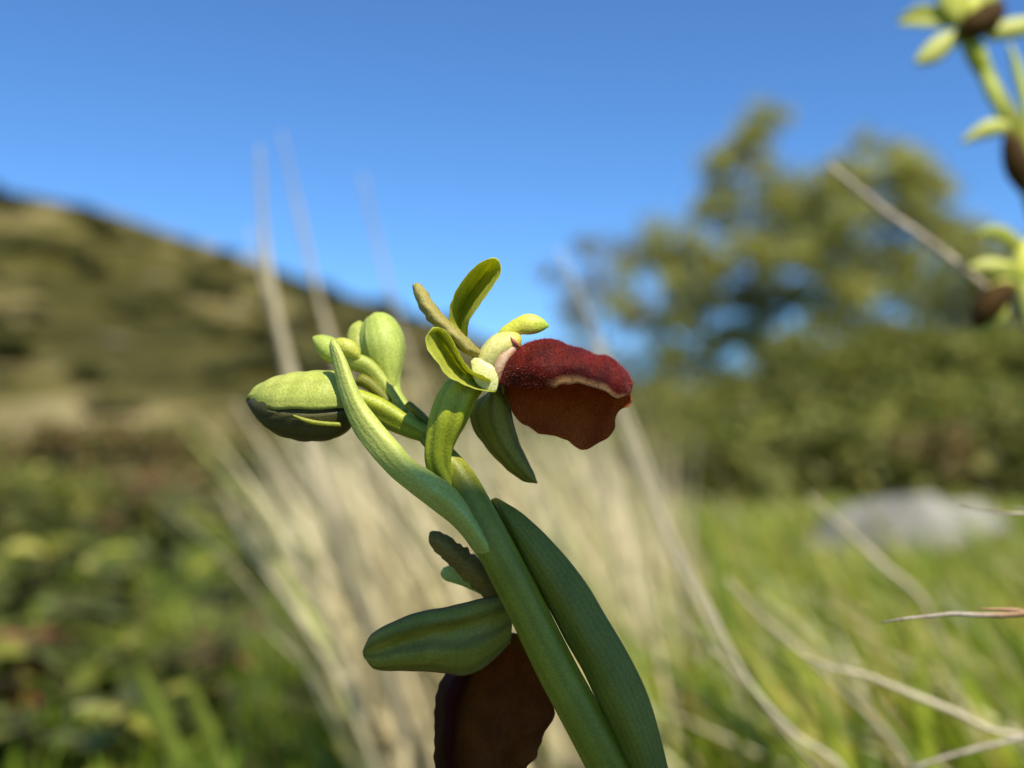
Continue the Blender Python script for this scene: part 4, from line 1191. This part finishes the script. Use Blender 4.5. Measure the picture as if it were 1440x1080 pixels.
# ------------------------------------------------------------------ the second orchid at the right edge
D2 = .235
gx = (1760 - 720) / FPX * .255
BASE2 = np.array([gx, .255, float(gz(gx, .255)) - .003])
orc2 = thing('orchid_plant', 'blurred orchid with yellow-green flowers at the right edge', 'orchid', BASE2, 'wild orchids')
part = dict(parent=orc2, base=BASE2, d0=D2)
tube('stem', [(1388, 98, 0, 8), (1402, 132, 0, 11), (1420, 170, 0, 15), (1437, 215, 5, 16), (1460, 290, 5, 17), (1492, 400, 10, 17), (1540, 580, 20, 18)], M['stem'], nu=40, nv=16, ground=BASE2, **part)
for cl_, w_ in (([(1428, 190, -10), (1408, 150, -14), (1390, 115, -16), (1379, 88, -14)], [4, 12, 12, 2]), ([(1450, 215, -10), (1442, 145, -12), (1430, 95, -12), (1420, 62, -10)], [5, 9, 8, 2])):
    sheet('bract', qpetal(cl_, w_, -10), M['bract'], nu=20, nv=10, **part)


def side_flower(label, sepals, col_t, ov_t, lip_t, lip_m):
    f_ = bpy.data.objects.new('flower', None); f_.empty_display_size = .005; COL.objects.link(f_); f_.parent = orc2; f_['label'] = label
    s_ = dict(parent=f_, base=BASE2, d0=D2)
    for nm, cl_, w_, bl, m_ in sepals:
        sheet(nm, qpetal(cl_, w_, bl), M[m_], nu=20, nv=10, thick=.0007, **s_)
    if col_t: tube('column', col_t, M['anther'], nu=16, nv=12, **s_)
    if ov_t: tube('ovary', ov_t, M['ovary'], nu=20, nv=18, ridges=6, amp=.07, **s_)
    tube('lip', lip_t, M[lip_m], nu=24, nv=18, **s_)


side_flower('topmost flower of the right orchid with a dark maroon lip',
            [('sepal', [(1352, 32, 0), (1322, 24, -8), (1290, 23, -8), (1262, 31, 0)], [7, 15, 15, 3], 12, 'sepal'),
             ('sepal', [(1352, 46, -5), (1326, 62, -15), (1306, 78, -18), (1287, 89, -15)], [8, 15, 14, 4], -10, 'sepal_pale'),
             ('sepal', [(1384, 50, -15), (1410, 43, -20), (1440, 37, -20), (1470, 30, -15)], [8, 14, 14, 4], -10, 'sepal_pale'),
             ('petal', [(1350, 34, -15), (1340, 8, -20), (1338, -25, -18), (1342, -60, -10)], [9, 20, 18, 4], -8, 'yellow'),
             ('petal', [(1372, 20, 0), (1388, 2, -8), (1404, -15, -8), (1418, -34, 0)], [6, 10, 8, 2], -8, 'yellow')],
            [(1352, 36, -20, 6), (1362, 22, -26, 12), (1368, 6, -24, 12), (1372, -8, -20, 5)],
            [(1362, 52, 0, 14), (1372, 76, -2, 15), (1386, 105, 0, 12), (1402, 135, 2, 8)],
            [(1346, 48, -28, 6), (1362, 40, -36, 17), (1380, 30, -38, 20), (1396, 18, -36, 18), (1408, 8, -32, 9)], 'lip_side')
side_flower('middle flower of the right orchid cut by the frame',
            [('sepal', [(1420, 178, -20), (1394, 180, -24), (1372, 189, -22), (1352, 201, -18)], [8, 13, 9, 2], -8, 'sepal_pale'),
             ('sepal', [(1440, 170, -10), (1462, 160, -14), (1490, 158, -10), (1510, 162, -5)], [8, 12, 10, 2], -8, 'sepal')],
            None, None, [(1420, 186, -22, 8), (1424, 208, -26, 15), (1432, 238, -24, 18), (1442, 268, -16, 9)], 'lip_side')
side_flower('lowest flower of the right orchid with a dark lip edged yellow',
            [('sepal', [(1436, 348, 10), (1412, 330, 8), (1392, 325, 8), (1372, 330, 10)], [8, 11, 9, 2], -6, 'sepal'),
             ('sepal', [(1432, 380, -10), (1404, 376, -14), (1382, 375, -14), (1363, 377, -10)], [7, 12, 11, 4], -8, 'sepal_pale'),
             ('sepal', [(1432, 385, -20), (1442, 410, -24), (1446, 435, -20), (1446, 458, -14)], [6, 13, 12, 3], -8, 'sepal_pale'),
             ('petal', [(1438, 400, -18), (1412, 399, -22), (1390, 404, -20)], [5, 8, 3], -8, 'yellow'),
             ('petal', [(1396, 440, -8), (1388, 455, -10), (1374, 470, -8)], [6, 10, 4], -6, 'yellow'),
             ('petal', [(1414, 428, -8), (1408, 442, -10), (1396, 456, -8)], [6, 9, 3], -6, 'yellow')],
            [(1446, 340, 0, 8), (1438, 365, -8, 14), (1432, 392, -12, 13), (1430, 402, -12, 5)],
            [(1440, 385, 5, 12), (1465, 395, 8, 12), (1495, 425, 10, 8)],
            [(1426, 402, -22, 8), (1408, 412, -28, 17), (1392, 426, -30, 20), (1380, 444, -26, 17), (1372, 460, -20, 6)], 'lip_side')

# ------------------------------------------------------------------ an added, unseen leaf on a stalk, shaped to shade the lower orchid
sdir = np.array(TO_SUN)
tS = .36
ctr = unproj(735, 925, FOCUS + .002) + sdir * tS
ex = np.cross(np.array([0, 0, 1.0]), sdir); ex /= np.linalg.norm(ex); ey = np.cross(sdir, ex)


def shade_pt(px, py):
    q = unproj(px, py, FOCUS + 10 * PXM) + sdir * tS
    return ctr + ex * np.dot(q - ctr, ex) + ey * np.dot(q - ctr, ey)


gxs = np.array([.19, -.10]); gb = np.array([gxs[0], gxs[1], float(gz(gxs[0], gxs[1])) - .004])
cas = thing('shade_caster_leaf', 'tall broad-leaved plant standing beside the lens, out of the picture', 'plant', gb)
Lr = [shade_pt(*q) for q in [(470, 1010), (430, 900), (450, 770), (520, 690), (575, 668)]]
edge_t = [(430, 1000), (470, 800), (540, 715), (610, 690), (680, 680), (800, 655), (900, 650), (1000, 700), (1060, 850), (1090, 1060)]
edge_b = [(430, 1040), (480, 1150), (560, 1230), (640, 1270), (720, 1290), (800, 1290), (900, 1270), (1000, 1220), (1060, 1150), (1090, 1080)]
A = ev(np.array([shade_pt(*q) for q in edge_t]), 30); B_ = ev(np.array([shade_pt(*q) for q in edge_b]), 30)
gv = np.stack([A + (B_ - A) * k + sdir * (.006 * math.sin(math.pi * k)) for k in np.linspace(0, 1, 9)], 1)
I = np.arange(270).reshape(30, 9)
fq = np.stack([I[:-1, :-1].ravel(), I[1:, :-1].ravel(), I[1:, 1:].ravel(), I[:-1, 1:].ravel()], 1)
lf = mesh_ob('leaf', gv.reshape(-1, 3), fq, M['bract2'], cas, gb)  # added shade caster, outline cut to the wanted shadow edge
sol = lf.modifiers.new('thickness', 'SOLIDIFY'); sol.thickness = .0008
e = gv[29, 4]
wtube('stalk', ev(np.stack([gb, gb + np.array([.01, .01, .2]), (e + gb) / 2 + np.array([.05, -.01, .12]), e]), 24), np.linspace(.003, .0014, 24), M['stem'], cas, gb, nv=8)  # added to carry the shading leaf
